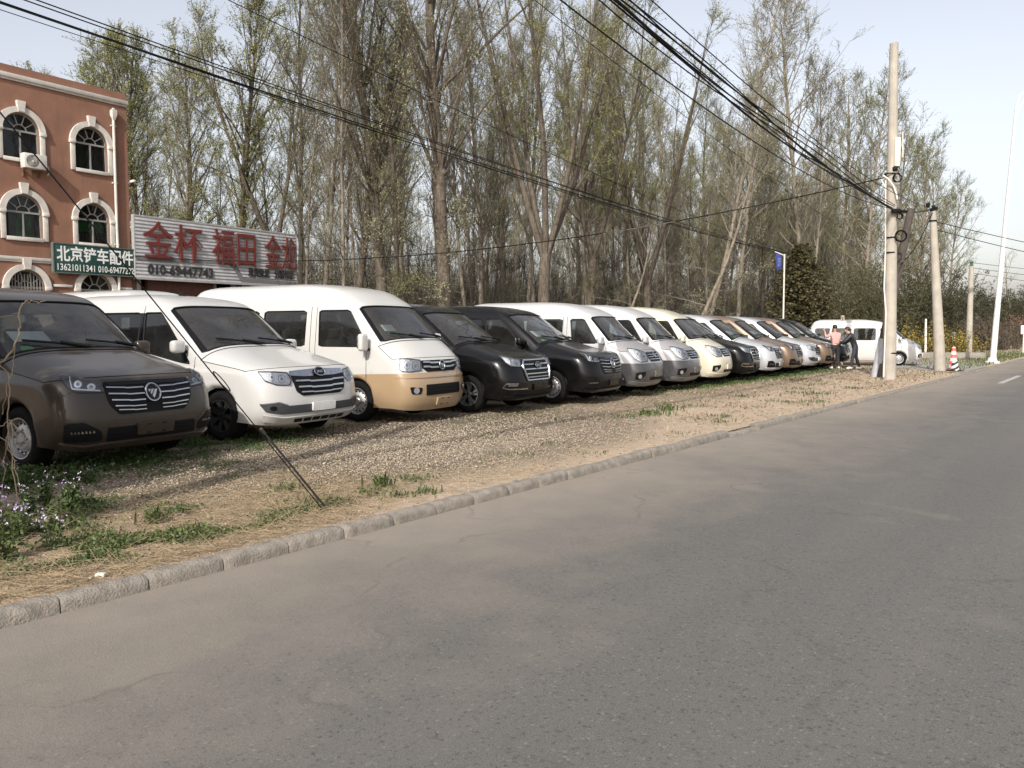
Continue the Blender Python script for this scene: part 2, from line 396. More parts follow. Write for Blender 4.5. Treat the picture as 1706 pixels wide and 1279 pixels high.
near_grid('road', -60, 900, KN+.004, 5.2, RZ, .35, ASPH, 0)
near_grid('verge', -60, 900, 5.2, 500, RZ+.02, 1.0, LOT, 0)
near_grid('terrain', -1500, 2500, -1500, 1500, RZ-.35, 40., LOT, 0)
# kerb stones, each a little out of line with the next
CONC = mat('kerb_concrete', (.205, .182, .152), .92, var=.32, scale=11, bmp=1., bscale=70)
kb = MB(); s = -6.; i_ = 0; rk = random.Random(3)
prof0 = [(-.13, -.13), (-.13, .0), (-.115, .018), (-.08, .026), (-.04, .022), (-.012, .008), (.0, -.022), (.004, -.10)]
gone = False
while s < 64:
    L = .492 if rk.random() > .12 or s < 5 else .36
    dz, dn, tw = rk.gauss(0, .004), rk.gauss(0, .008), rk.gauss(0, .004)
    if 10.9 < s < 11.5: dz, dn, tw = -.028, .05, .05
    if s > 8: dn += rk.gauss(0, .006); tw += rk.gauss(0, .008)
    if s > 11: dz -= .030*min(1, (s-11)/9)
    k = 14; vs, fs = [], []
    for q in range(k+1):
        u = s+.004+(L-.008)*q/k; e = min(q, k-q); ch = .004*(1+.8*((i_*7)%3)) if e == 0 else 0.
        for j, (a, b) in enumerate(prof0):
            j_ = .0022 if 0 < j < len(prof0)-1 else 0
            vs.append(SN(u, KN+a+dn+tw*(q/k-.5)+rk.gauss(0, j_*.6)-(ch if j > 4 else 0), b+dz+rk.gauss(0, j_)-ch))
    m_ = len(prof0)
    for q in range(k):
        for j in range(m_-1): fs.append([q*m_+j, q*m_+j+1, (q+1)*m_+j+1, (q+1)*m_+j])
    fs += [[j for j in range(m_)], [k*m_+j for j in reversed(range(m_))]]
    kb.add(vs, fs); s += L; i_ += 1
struct(kb.build('kerb', CONC, None, 60))
# driveway of the junction, painted dashes, low wall
def flat(name, pts, z, m, th=.0):
    mb = MB(); mb.add([Vector((q.x, q.y, z)) for q in pts], [list(range(len(pts)))]); return struct(mb.build(name, m, None, None))
DRIVE = mat('driveway_concrete', (.25, .225, .20), .9, var=.25, scale=1.5, bmp=.3, bscale=30)
flat('driveway', [P(1480, 613), P(1600, 621.5), P(1645, 611), P(1640, 604), P(1480, 602)], .012, DRIVE)
PAINTW = mat('road_paint', (.33, .32, .305), .7, var=.4, scale=12)
q = P(1661, 638.5, RZ); s0, n0 = q.dot(U), q.dot(N)
for a, b in ((s0, s0+5.), (s0+14, s0+20)): flat('road_marking', [SN(a, n0), SN(b, n0), SN(b, n0+.15), SN(a, n0+.15)], RZ+.005, PAINTW)
# ------------------------------------------------------------------ brick-red building
WB = 34.6; FU = Vector((math.sin(R(WB)), math.cos(R(WB)), 0))
def slope_x(px, py): x, y, z = ray(px, py); return x/y
CORN = Vector((slope_x(214, 300)*34.0, 34.0, 0))
def facade_x(px, py=300):                         # along the facade (negative = towards the camera) of the point seen at column px
    a = slope_x(px, py); return (a*CORN.y-CORN.x)/(FU.x-a*FU.y)
def facade_z(px, py): q = CORN+FU*facade_x(px, py); return A(px, py, q.y).z
BRZ = R(90-WB)
RED = streaky(mat('red_render', (.225, .115, .076), .9, var=.16, scale=1.2, bmp=.25, bscale=35), .5)
TRIMW = streaky(mat('white_trim', (.54, .515, .47), .7, var=.14, scale=3, bmp=.15), .4, .52, .75, (.24, .21, .17), 9, .8)
FRAMEM = mat('window_frame', (.30, .29, .27), .5, .3, var=.1)
PANE = glass('building_glass', (.26, .42, .34), .02); DIM = mat('dim_room', (.03, .036, .033), .9, var=.2)
CURT = mat('green_curtain', (.05, .30, .11), .8, var=.2)
bd = thing('red_building', 'three-storey brick-red building with white arched windows at the left', 'building', CORN, BRZ)
BX0 = -15.0; TOP = facade_z(213, 158)
cols = [facade_x(152, 250), facade_x(35, 230)]; cols += [cols[1]*2-cols[0], cols[1]*3-cols[0]*2]
def win_outline(cx, zs, zsp, w, n=14):
    return [(cx-w, zs), (cx+w, zs)]+[(cx+w*math.cos(math.pi*k/n), zsp+w*math.sin(math.pi*k/n)*1.0) for k in range(n+1)][1 if zsp > zs+.01 else 0:]
HWd = .66
floors = [(facade_z(152, 283), facade_z(152, 240)), (facade_z(152, 405), facade_z(152, 366)), (facade_z(152, 503), facade_z(152, 483))]
holes = [win_outline(c, a, b, HWd) for c in cols for a, b in floors]
pts, edg = [], []
def loop_in(o):
    b = len(pts); pts.extend(Vector(q) for q in o); edg.extend((b+i, b+(i+1) % len(o)) for i in range(len(o)))
loop_in([(BX0, 0), (0, 0), (0, TOP), (BX0, TOP)])
for h in holes: loop_in(h)
v, _, f, *_r = delaunay_2d_cdt(pts, edg, [], 0, 1e-6)
wl = MB(); fs = []
for q in f:
    c = sum((Vector(v[k]) for k in q), Vector((0, 0)))/len(q)
    if not any(inpoly(c.x, c.y, h) for h in holes): fs.append(list(q))
wl.add([Vector((a.x, 0, a.y)) for a in v], fs)
for h in holes:
    n_ = len(h); wl.add([Vector((a, 0, b)) for a, b in h]+[Vector((a, .16, b)) for a, b in h], [[i, n_+i, n_+(i+1) % n_, (i+1) % n_] for i in range(n_)])
DP = 9.5
wl.add([Vector(q) for q in ((0, 0, 0), (0, DP, 0), (0, DP, TOP), (0, 0, TOP), (BX0, 0, 0), (BX0, DP, 0), (BX0, DP, TOP), (BX0, 0, TOP))], [[0, 1, 2, 3], [5, 4, 7, 6], [1, 5, 6, 2]])
wl.build('wall', RED, bd, 30)
rf = MB(); rf.box((BX0/2, DP/2, TOP-.45), (-BX0-.02, DP-.02, .1)); rf.box((BX0/2, .12, TOP+.002-.2), (-BX0-.01, .22, .43)); rf.build('roof', RED, bd, None)
zc1 = facade_z(213, 173); zc2 = facade_z(60, 432); zc3 = facade_z(60, 474)      # string courses
def course(parts):
    ba = MB()
    for a, b, z, h, d in parts: ba.box(((a+b)/2, -d/2, z), (b-a, d, h), .01)
    ba.build('cornice', TRIMW, bd, 30)
for z, h, d, h2, d2 in ((zc1, .16, .10, .09, .05), (zc2, .12, .07, .08, .04)): course([(BX0, .03, z, h, d), (BX0, .02, z-h/2-h2/2+.006, h2, d2)])
for a, b in ((BX0, cols[3]-.95), (cols[3]+.95, cols[2]-.95), (cols[2]+.95, cols[1]-.95), (cols[1]+.95, cols[0]-.95), (cols[0]+.95, 0)): course([(a, b, zc3, .1, .06)])
for ci, c in enumerate(cols):
    for fi, (zs, zsp) in enumerate(floors):
        fr = MB(); Mx = Matrix.Rotation(R(90), 4, 'X')
        def bar2(a, b, wd_=.045, y=.10):
            a, b = Vector((a[0], y, a[1])), Vector((b[0], y, b[1])); d = b-a
            fr.box((a+b)/2, (d.length, .05, wd_), 0, 0, Matrix.Rotation(-math.atan2(d.z, d.x), 4, 'Y'))
        o = win_outline(c, zs, zsp, HWd-.02)
        for i in range(len(o)): bar2(o[i], o[(i+1) % len(o)], .06)
        bar2((c-HWd, zsp), (c+HWd, zsp), .07)
        if zsp-zs > .4 or True: bar2((c, zs), (c, zsp), .05, .098)
        for a in (36, 72, 108, 144): bar2((c+.24*math.cos(R(a)), zsp+.24*math.sin(R(a))), (c+HWd*math.cos(R(a)), zsp+HWd*math.sin(R(a))), .03, .102)
        ar = [(c+.24*math.cos(math.pi*k/8), zsp+.24*math.sin(math.pi*k/8)) for k in range(9)]
        for i in range(8): bar2(ar[i], ar[i+1], .03, .104)
        if fi == 2 and ci == 1:
            for k in range(12): bar2((c-HWd+.11*k+.06, zs), (c-HWd+.11*k+.06, zsp+.5), .02, .06)
        wobj = fr.build('window', FRAMEM, bd, None)
        pn = MB(); o = win_outline(c, zs, zsp, HWd-.03); pn.add([Vector((a, .125, b)) for a, b in o], [list(range(len(o)))]); pn.build('pane', PANE, wobj, None)
        dk = MB(); o = win_outline(c, zs-.03, zsp, HWd+.03); dk.add([Vector((a, .75, b)) for a, b in o], [list(range(len(o)))]); dk.build('room', DIM, wobj, None)
        if fi == 1: cu = MB(); cu.box((c+(.0 if ci != 1 else .1), .3, zsp-.25 if ci == 0 else zsp-.45), (1.1 if ci != 1 else .55, .02, .42 if ci == 0 else .85)); cu.build('curtain', CURT, wobj, None)
        sr = MB(); n_ = 20; ri, ro = HWd, HWd+.18
        arc = lambda r: [(c+r*math.cos(math.pi*k/n_), zsp+r*math.sin(math.pi*k/n_)) for k in range(n_+1)]
        a1, a2 = arc(ri), arc(ro+.03); lo = zs-.16
        sr.prism(a1+a2[::-1], 0, .10, 0, Mx)
        for s1 in (-1, 1):
            x0 = c+s1*(ri+ro)/2; sr.box((x0, -.035, (zs+zsp)/2-.05), (ro-ri, .07, zsp-zs+.1), .008); sr.box((x0+s1*.015, -.06, zsp-.02), (ro-ri+.06, .124, .13), .01)
        sr.box((c, -.04, zs-.07), (2*ri, .08, .14), .008)
        ks = [(c-.11, zsp+ri+.02), (c+.11, zsp+ri+.02), (c+.155, zsp+ro+.24), (c-.155, zsp+ro+.24)]; sr.prism(ks, 0, .15, 0, Mx)
        sr.build('surround', TRIMW, wobj, 25)
dp = MB(); dx = facade_x(190); zt = facade_z(190, 193)
dp.tube([(dx, -.10, zt), (dx, -.10, 6.), (dx+.02, -.10, 4.), (dx+.03, -.10, .1)], .058, 10); dp.lathe([(.06, -.2), (.14, 0), (.14, .2), (.06, .2), (.06, .28), (.001, .28)], 4, 0, Matrix.Translation((dx, -.12, zt)) @ Matrix.Rotation(R(45), 4, 'Z'))
for z in (2.5, 5, 7.5, 9.8): dp.box((dx, -.06, z), (.2, .12, .05))
dp.build('drainpipe', TRIMW, bd, 40)
# air conditioner under the second window
axx = facade_x(50, 271); az = facade_z(50, 271)
ac = thing('air_conditioner', 'white outdoor air conditioner box below the top left arched window', 'air conditioner', CORN+FU*axx+Vector((0, 0, az-.28)), BRZ)
k = MB(); k.box((0, -.30, .28), (.82, .32, .54), .02); k.build('casing', mat('ac_white', (.55, .53, .49), .6, var=.15), ac)
k = MB(); MXf = Matrix.Translation((-.12, -.465, .28)) @ Matrix.Rotation(R(90), 4, 'X')
for r_ in (.07, .12, .17, .21): k.lathe([(r_-.008, 0), (r_, .008), (r_+.008, 0)], 20, 0, MXf)
k.build('fan_grille', BLACK, ac)
k = MB()
for x in (-.28, .28): k.box((x, -.22, -.02), (.05, .44, .05)); k.box((x, -.03, -.14), (.05, .05, .22))
k.build('bracket', mat('rusty_iron', (.18, .10, .06), .8, .3, var=.4), ac)
k = MB(); k.tube([(.42, -.2, .2), (.6, -.12, .2), (.66, -.06, .0), (.6, -.03, -.12)], .03, 6); k.build('hose', TRIMW, ac)
cc = thing('security_camera', 'small white security camera on the corner of the red building', 'camera', CORN+Vector((0, 0, facade_z(213, 302))), BRZ)
k = MB(); k.box((.08, -.18, .0), (.12, .3, .11), .03); k.build('housing', TRIMW, cc); k = MB(); k.tube([(.02, -.02, -.22), (.06, -.1, -.15), (.08, -.14, -.05)], .025, 6); k.build('arm', BLACK, cc)
# green sign
def sign_text(mb, body, x0, x1, z0, z1, y, bold, mi, ext=.0):
    vs, fs = text_geo(body, 1, bold, ext); vs = fit(vs, x0, x1, z0, z1)
    mb.add([Vector((q.x, y-q.z, q.y)) for q in vs], fs, mi)
gx0, gx1 = facade_x(85, 430), facade_x(221.5, 440); gz0, gz1 = facade_z(150, 456.5), facade_z(150, 411)
gs = thing('shop_sign', 'dark green signboard with white lettering and phone numbers on the red building', 'sign', CORN+FU*((gx0+gx1)/2)+Vector((0, 0, gz0)), BRZ)
GW, GH = gx1-gx0, gz1-gz0
k = MB(); k.box((0, -.17, GH/2), (GW, .12, GH), .01); k.build('board', mat('sign_green', (.012, .05, .042), .45, var=.12), gs)
k = MB(); k.box((0, -.17, GH+.02), (GW+.04, .16, .04)); k.box((0, -.17, -.02), (GW+.04, .16, .04))
for s1 in (-1, 1): k.box((s1*(GW/2+.02), -.17, GH/2), (.04, .16, GH))
k.build('frame', mat('sign_edge', (.10, .12, .11), .6, var=.2), gs)
k = MB(); sign_text(k, '北京铲车配件', -GW/2+.10, GW/2-.12, GH*.38, GH*.95, -.234, .022, 0); sign_text(k, '13621011341', -GW/2+.12, -GW/2+GW*.475, GH*.07, GH*.31, -.234, .012, 0); sign_text(k, '010-69477292', -GW/2+GW*.515, GW/2-.10, GH*.07, GH*.31, -.234, .012, 0)
k.build('lettering', mat('sign_white', (.72, .73, .72), .5, var=.08), gs, None)
# low shop under the long ribbed billboard
bz0, bz1 = facade_z(225, 462.5), facade_z(225, 361); bx1 = facade_x(487, 430); BS0 = facade_x(219, 410)
sh_ = thing('low_shop', 'low dark-fronted shop building under the ribbed billboard', 'building', CORN+FU*BS0, BRZ)
k = MB(); W_ = bx1-BS0
k.box((W_/2, 4.2, 3.85), (W_-.02, 8, .2)); k.box((W_/2, 8.1, 1.88), (W_-.02, .25, 3.74)); k.box((.14, 4.1, 1.88), (.24, 7.9, 3.74)); k.box((W_-.14, 4.1, 1.88), (.24, 7.9, 3.74))
k.build('wall', mat('shop_wall', (.16, .10, .075), .9, var=.2), sh_)
k = MB(); k.box((W_*.28, .25, 1.88), (W_*.38, .3, 3.74)); k.box((W_*.82, .25, 1.88), (W_*.28, .3, 3.74)); k.build('front_wall', mat('shop_front', (.10, .045, .035), .85, var=.25, scale=3), sh_)
k = MB(); k.box((W_*.575, .35, 1.6), (W_*.2, .06, 3.2)); k.build('door', PANE, sh_); k = MB(); k.box((W_*.05, .35, 1.6), (W_*.08, .06, 3.2)); k.build('window', PANE, sh_)
k = MB()
for x in (.35, W_*.475, W_*.6, W_*.675): k.box((x, .2, 1.9), (.18, .2, 3.7), .01)
k.build('pier', mat('shop_pier', (.30, .28, .25), .8, var=.2), sh_)
bb = thing('billboard', 'long ribbed metal billboard with big red characters above the low shop', 'billboard', CORN+FU*BS0+Vector((0, 0, bz0)), BRZ)
BW, BH = bx1-BS0, bz1-bz0
k = MB(); nr = 17
vs, fs = [], []
for i in range(nr):
    for z, y in ((i, 0.), (i+.10, -.06), (i+.60, -.06), (i+.70, 0.)):
        vs += [Vector((0, -.25+y, z*BH/nr)), Vector((BW, -.25+y, z*BH/nr))]
vs += [Vector((0, -.25, BH)), Vector((BW, -.25, BH))]
for i in range(len(vs)//2-1): fs.append([2*i, 2*i+1, 2*i+3, 2*i+2])
k.add(vs, fs); k.box((BW/2, -.15, BH/2), (BW, .1, BH-.01)); k.build('ribbed_panel', mat('ribbed_metal', (.50, .51, .53), .45, .0, var=.15, scale=2), bb, None)
k = MB()
k.box((BW/2, -.2, BH+.03), (BW+.08, .2, .07)); k.box((BW/2, -.2, -.03), (BW+.08, .22, .08))
for x in (-.02, BW+.02): k.box((x, -.2, BH/2), (.05, .2, BH))
k.build('frame', mat('billboard_frame', (.45, .45, .45), .5, .4, var=.1), bb)
k = MB(); gy = BH*.30
k.prism([(0, gy-.05), (BW*.53, gy+.05), (BW*.56, gy-.12), (BW*.61, .05), (BW, .05), (BW, .22), (BW*.625, .26), (BW*.57, gy+.22), (0, gy+.17)], .306, .315, 0, Matrix.Rotation(R(90), 4, 'X'))
k.build('stripe', mat('grey_stripe', (.16, .165, .17), .5, var=.15), bb, None)
k = MB()
for body, a, b in (('金杯', .035, .365), ('福田', .425, .70), ('金龙', .765, .99)): sign_text(k, body, a*BW, b*BW, BH*.31, BH*.95, -.40, .006, 0, .035)
k.build('big_lettering', mat('sign_red', (.125, .024, .020), .6, var=.15), bb, None)
k = MB(); sign_text(k, '010-69447743', .06*BW, .43*BW, BH*.06, BH*.235, -.33, .02, 0, .02); sign_text(k, '现货批发', .655*BW, .80*BW, BH*.13, BH*.30, -.33, .018, 0, .02); sign_text(k, '分期付款', .835*BW, .975*BW, BH*.13, BH*.30, -.33, .018, 0, .02)
k.build('small_lettering', mat('sign_black', (.03, .03, .03), .5, var=.1), bb, None)
# ------------------------------------------------------------------ poles, lamps, signs, cables
POLEC = streaky(mat('pole_concrete', (.34, .31, .262), .9, var=.16, scale=2.5, bmp=.3, bscale=25), .5, .5, .75, (.15, .135, .115), 14, .5)
def pole(name, label, cat, base, topp, r0, r1, m, group=None, n=20):
    t_ = thing(name, label, cat, base, group=group); k = MB(); d = topp-base
    k.tube([d*(i/6)+(Vector((0, 0, -.3)) if i == 0 else Vector()) for i in range(7)], [r0+(r1-r0)*i/6 for i in range(7)], n); k.build('shaft', m, t_); return t_, d
MB0 = P(1481.5, 631); MT = A(1489.5, 72, MB0.y)
mp_, d_ = pole('utility_pole', 'tall thick concrete utility pole with cable coils and a pale antenna box', 'utility pole', MB0, MT, .195, .118, POLEC, 'utility poles')
def on(px, py, dd=0.): return A(px, py, MB0.y+dd)-MB0
k = MB()
for y in (602-14, 421, 396, 290): q = on(1483, y); k.lathe([(.19 if y > 500 else .172, -.02), (.193 if y > 500 else .175, 0), (.19 if y > 500 else .172, .02)], 24, 0, Matrix.Translation(q))
k.build('strap', BLACK, mp_)
k = MB(); k.box(on(1494.5, 253, -.15), (.17, .14, .85), .03); k.build('antenna_box', mat('antenna_cream', (.62, .58, .46), .5, var=.06), mp_)
k = MB(); k.tube([on(1498, 222, -.1), on(1504, 219, -.1), on(1504, 262, -.1)], .02, 6); k.build('antenna_rod', TRIMW, mp_)
k = MB(); k.box(on(1491, 281, -.15), (.14, .12, .12), .02); k.build('antenna_base', BLACK, mp_)
def coil(cx, cy, r, n, sd):
    k = MB(); rr = random.Random(sd); pts = []
    for i in range(n*14):
        a = 2*math.pi*i/14; q = r*(1+rr.uniform(-.12, .08)); pts.append(on(cx, cy, -.25)+Vector((q*math.cos(a), rr.uniform(-.05, .05), q*math.sin(a)*1.05)))
    k.tube(pts, .012, 5); return k.build('cable_coil', BLACK, mp_)
coil(1495, 296, .12, 7, 1); coil(1501, 393, .16, 9, 2); coil(1499, 360, .08, 5, 3)
k = MB(); k.box(on(1493, 351, -.27), (.26, .12, .12), .03); k.box(on(1503, 352, -.2), (.3, .1, .08), .02); k.build('junction_box', BLACK, mp_)
k = MB(); q = [(1475.5, 300), (1475, 420), (1473, 480), (1476, 520), (1472, 628)]; k.tube([on(a, b, -.22) for a, b in q], .02, 6); k.tube([on(a, b, -.24) for a, b in ((1468, 299), (1475, 312))], .022, 6)
k.tube([on(a, b, -.24) for a, b in ((1471, 292), (1480, 298), (1488, 308), (1493, 322), (1495, 332))], .025, 6); k.build('conduit', mat('pale_conduit', (.66, .62, .55), .5, var=.08), mp_)
SB = P(1467, 628)+Vector((-.02, .25, 0)); ST = A(1518, 347, MB0.y+.35)
stt, d_ = pole('brace_pole', 'dark leaning brace pole behind the tall concrete utility pole, pale at its foot', 'pole', SB, ST, .16, .11, mat('brace_dark', (.07, .058, .05), .85, var=.3), None, 14)
k = MB(); k.tube([Vector((0, 0, -.02)), d_*.235], [.172, .162], 14); k.build('pale_sleeve', mat('pale_paint', (.40, .41, .44), .8, var=.15), stt)
B2 = P(1566.5, 617.5); T2 = A(1554, 352, B2.y)
p2, d2 = pole('utility_pole', 'concrete utility pole leaning left beside the striped bollard', 'utility pole', B2, T2, .20, .11, POLEC, 'utility poles')
k = MB(); k.lathe([(.125, -.03), (.13, 0), (.125, .03)], 16, 0, Matrix.Translation(d2*.94))
for a in range(5): k.box(d2+Vector((random.uniform(-.2, .2), random.uniform(-.1, .1), .05+.05*a)), (.12, .1, .12), .03)
k.build('insulator_clamp', BLACK, p2)
B3 = P(1613, 606); B3 = Vector((B3.x*1.35, B3.y*1.35, 0)); T3 = A(1618.5, 443, B3.y)
p3, d3 = pole('utility_pole', 'far slim concrete utility pole with green insulator between the lamp post and the leaning pole', 'utility pole', B3, T3, .19, .13, POLEC, 'utility poles', 14)
k = MB(); k.lathe([(.05, 0), (.12, .06), (.06, .14), (.12, .2), (.04, .32), (.001, .32)], 10, 0, Matrix.Translation(d3)); k.build('insulator', mat('insulator_green', (.06, .11, .07), .4, var=.2), p3)
# off the left edge: the pole that carries the near ends of the cables; its shadow lies across the gravel
B0 = Vector((-5.35, -.35, 0)); T0 = B0+Vector((0, 0, 9.2))
p0, d0 = pole('utility_pole', 'concrete utility pole past the left edge, its long shadow crossing the gravel', 'utility pole', B0, T0, .20, .13, POLEC, 'utility poles')
k = MB(); k.box((0, 0, 8.3), (1.2, .1, .1)); k.build('crossarm', BLACK, p0)
# lamp post
LB = P(1653, 606.5, -.05); LT = A(1692, 190, LB.y)
lp, dl = pole('street_lamp', 'tall white street lamp post with an arm curving right', 'street lamp', LB, LT, .135, .058, mat('lamp_white', (.62, .61, .59), .45, var=.05))
k = MB(); k.tube([dl, A(1694, 175, LB.y)-LB, A(1699, 160, LB.y)-LB, A(1708, 151, LB.y)-LB, A(1722, 146, LB.y)-LB], [.058, .055, .05, .045, .04], 10); k.tube([A(1694, 195, LB.y)-LB, A(1700, 176, LB.y)-LB, A(1712, 158, LB.y)-LB], .025, 6); k.build('arm', MATS['lamp_white'], lp)
k = MB(); k.box(A(1735, 146, LB.y)-LB, (.85, .3, .14), .05); k.build('lamp_head', MATS['lamp_white'], lp)
k = MB(); k.lathe([(.3, -.1), (.3, .12), (.2, .16), (.17, .3)], 16); k.build('base_flange', MATS['lamp_white'], lp)
# blue plate sign behind the row
Q = A(1305, 540, 44); Q.z = 0; TQ = A(1307, 423, 44)
bs, db = pole('street_sign', 'small blue sign hanging from a thin white pole in front of the conifer', 'sign', Q, TQ, .05, .045, TRIMW, None, 10)
k = MB(); k.tube([db+Vector((0, 0, -.08)), A(1291, 419, 44)-Q], .03, 6); k.build('arm', TRIMW, bs)
k = MB(); c = A(1297.5, 436, 44)-Q; k.box(c, (.36, .05, .86), .01, 0, Matrix.Rotation(R(28), 4, 'Z') @ Matrix.Rotation(R(-6), 4, 'Y')); k.build('panel', mat('sign_blue', (.03, .05, .22), .5, var=.15), bs)
k = MB(); Mx = Matrix.Translation(c) @ Matrix.Rotation(R(28), 4, 'Z') @ Matrix.Rotation(R(-6), 4, 'Y')
for q in range(3): k.box((.02, -.028, .16-.14*q), (.2, .006, .09 if q < 2 else .05), 0, 0); 
for i in range(len(k.v)): k.v[i] = Mx @ k.v[i]
k.build('marking', mat('sign_pale_blue', (.12, .15, .36), .5, var=.1), bs)
# stake behind the people
Q = P(1401.5, 607.5); TT = A(1402, 525, Q.y)
tg = thing('wooden_post', 'pale wooden post with a slot at its top standing behind the two people', 'post', Q)
k = MB(); h = (TT-Q).z; k.box((0, 0, h*.36), (.10, .09, h*.72)); k.box((-.05, 0, h*.82), (.045, .07, h*.3)); k.box((.05, 0, h*.82), (.045, .07, h*.3)); k.box((0, 0, h*.975), (.13, .07, .09)); k.build('plank', mat('grey_wood', (.33, .29, .22), .9, var=.3), tg)
# marker rod, low wall, bollard and cone
Q = P(1541.5, 601); Q = Vector((Q.x*1.16, Q.y*1.16, 0))
mk, dm = pole('marker_pole', 'thin white marker pole with faint bands beside the yellow bush', 'pole', Q, A(1542.5, 531, Q.y), .06, .055, mat('marker_white', (.68, .66, .60), .6, var=.1), None, 10)
k = MB()
for q in range(5): k.tube([dm*(.12+.2*q), dm*(.15+.2*q)], .064, 10)
k.build('band', mat('marker_band', (.42, .30, .25), .6, var=.1), mk)
wl_ = thing('low_wall', 'low grey concrete wall in front of the yellow bush', 'wall', P(1570, 606)*1.0); a, b = P(1512, 604), P(1640, 604.5); a *= 1.14; b *= 1.14
wl_.location = (a+b)/2; k = MB(); dd = b-a; k.box((0, 0, .17), (dd.length, .3, .34), .02, 0, math.atan2(dd.y, dd.x)); k.build('coping', mat('wall_concrete', (.20, .185, .16), .9, var=.3, scale=2), wl_)
Q = P(1590.5, 618.5)
bo = thing('striped_bollard', 'black and white striped cone bollard at the road edge, before the red cone', 'bollard', Q)
def cone_pts(r0, r1, z0, z1): return [(r0, z0), (r1, z1)]
m, t, p = nt('bollard_stripes'); tc = nd(t, 'ShaderNodeTexCoord'); sp = nd(t, 'ShaderNodeSeparateXYZ'); t.links.new(tc.outputs['Object'], sp.inputs[0])
fr = math_(t, 'FRACT', math_(t, 'ADD', math_(t, 'MULTIPLY', sp.outputs[2], 5.6), math_(t, 'MULTIPLY', sp.outputs[0], -3.5)))
t.links.new(mix(t, math_(t, 'GREATER_THAN', fr, .5), (.62, .60, .56), (.02, .02, .02)), p.inputs['Base Color']); p.inputs['Roughness'].default_value = .6
k = MB(); k.lathe([(.15, 0), (.145, .05), (.08, .40), (.001, .41)], 20); k.build('cone_body', m, bo)
k = MB(); k.box((0, 0, .02), (.42, .42, .04), .01); k.build('base', BLACK, bo)
Q2 = P(1588.0, 619)+Vector((-.02, 1.1, 0)); Q2 = A(1588.5, 600, Q.y+.3); Q2.z = 0
cn = thing('traffic_cone', 'red and white traffic cone behind the striped bollard', 'traffic cone', Q2)
m, t, p = nt('cone_stripes'); tc = nd(t, 'ShaderNodeTexCoord'); sp = nd(t, 'ShaderNodeSeparateXYZ'); t.links.new(tc.outputs['Object'], sp.inputs[0])
fr = math_(t, 'FRACT', math_(t, 'MULTIPLY', sp.outputs[2], 4.2))
t.links.new(mix(t, math_(t, 'GREATER_THAN', fr, .5), (.62, .09, .06), (.70, .50, .46)), p.inputs['Base Color']); p.inputs['Roughness'].default_value = .55
k = MB(); k.lathe([(.17, 0), (.16, .04), (.06, .84), (.04, .875), (.001, .88)], 20); k.build('cone_body', m, cn)
k = MB(); k.box((0, 0, .02), (.45, .45, .04), .01); k.build('base', BLACK, cn)
Q = P(1704, 600); Q = Vector((Q.x*1.3, Q.y*1.3, 0))
ws = thing('road_sign', 'white road sign on a post at the right edge of the photo', 'sign', Q); h = A(1704, 557, Q.y).z
k = MB(); k.tube([(0, 0, 0), (0, 0, h)], .05, 8); k.build('post', TRIMW, ws); k = MB(); k.box((.05, 0, h+.3), (.5, .06, .55), .01); k.build('panel', mat('lamp_white2', (.72, .72, .72), .5, var=.05), ws)
Q = P(1587.5, 600); Q = Vector((Q.x*1.5, Q.y*1.5, 0))
ws = thing('info_sign', 'tiny pale blue sign above the yellow bush, right of the leaning pole', 'sign', Q); h = A(1587, 562, Q.y).z
k = MB(); k.tube([(0, 0, 0), (0, 0, h)], .04, 8); k.build('post', TRIMW, ws); k = MB(); k.box((0, 0, h+.1), (.26, .05, .6), .01); k.build('panel', mat('pale_blue', (.30, .40, .46), .5, var=.1), ws)
# cables
CAB = mat('cable_black', (.010, .010, .011), .7, var=.1, spec=.12)
def sag(a, b, s, n=28): return [a.lerp(b, i/n)-Vector((0, 0, s*4*(i/n)*(1-i/n))) for i in range(n+1)]
def cable(label, a, b, s, r=.014, group=None, m=None, jit=0.):
    k = MB(); pts = sag(a, b, s)
    if jit:
        rr = random.Random(label+str(a)); ph = [rr.uniform(0, 6.28) for _ in range(4)]
        pts = [q+Vector((0, jit*math.sin(ph[0]+i*.55)*math.sin(math.pi*i/28)*.6, jit*math.sin(ph[1]+i*.43)*math.sin(math.pi*i/28))) for i, q in enumerate(pts)]
    k.tube(pts, r*.66, 6); return tag(k.build('power_cable', m or CAB, None, 60), label, 'cable', group)
main = A(1486, 347, MB0.y-.2)
GB = 'cables bundled from the top of the photo down to the tall pole'
near = B0+Vector((.0, .1, 5.85))
for q in range(8):
    rr = random.Random(q); cable('black cable in the thick bundle running from the top edge down to the tall pole', near+Vector((rr.uniform(-.08, .08), rr.uniform(-.08, .08), rr.uniform(-.07, .09))), main+Vector((rr.uniform(-.05, .12), rr.uniform(-.1, .1), rr.uniform(-.08, .12))), rr.uniform(.32, .52), rr.uniform(.011, .018), GB, None, .08)
cable('slack black cable hanging lowest below the thick bundle', near+Vector((.1, 0, -.1)), main+Vector((.4, .1, -.05)), .95, .013, None)
cable('thin upper cable crossing the sky just above the thick bundle', near+Vector((.1, 0, .45)), A(1552, 347, B2.y), .9, .012, None)
cable('short black cable joining the tall pole to the leaning pole', main, T2+Vector((0, 0, .1)), .12, .03, None)
cable('black cable looping down from the leaning pole toward the tall pole', T2, A(1500, 440, MB0.y+.2), .25, .028, None)
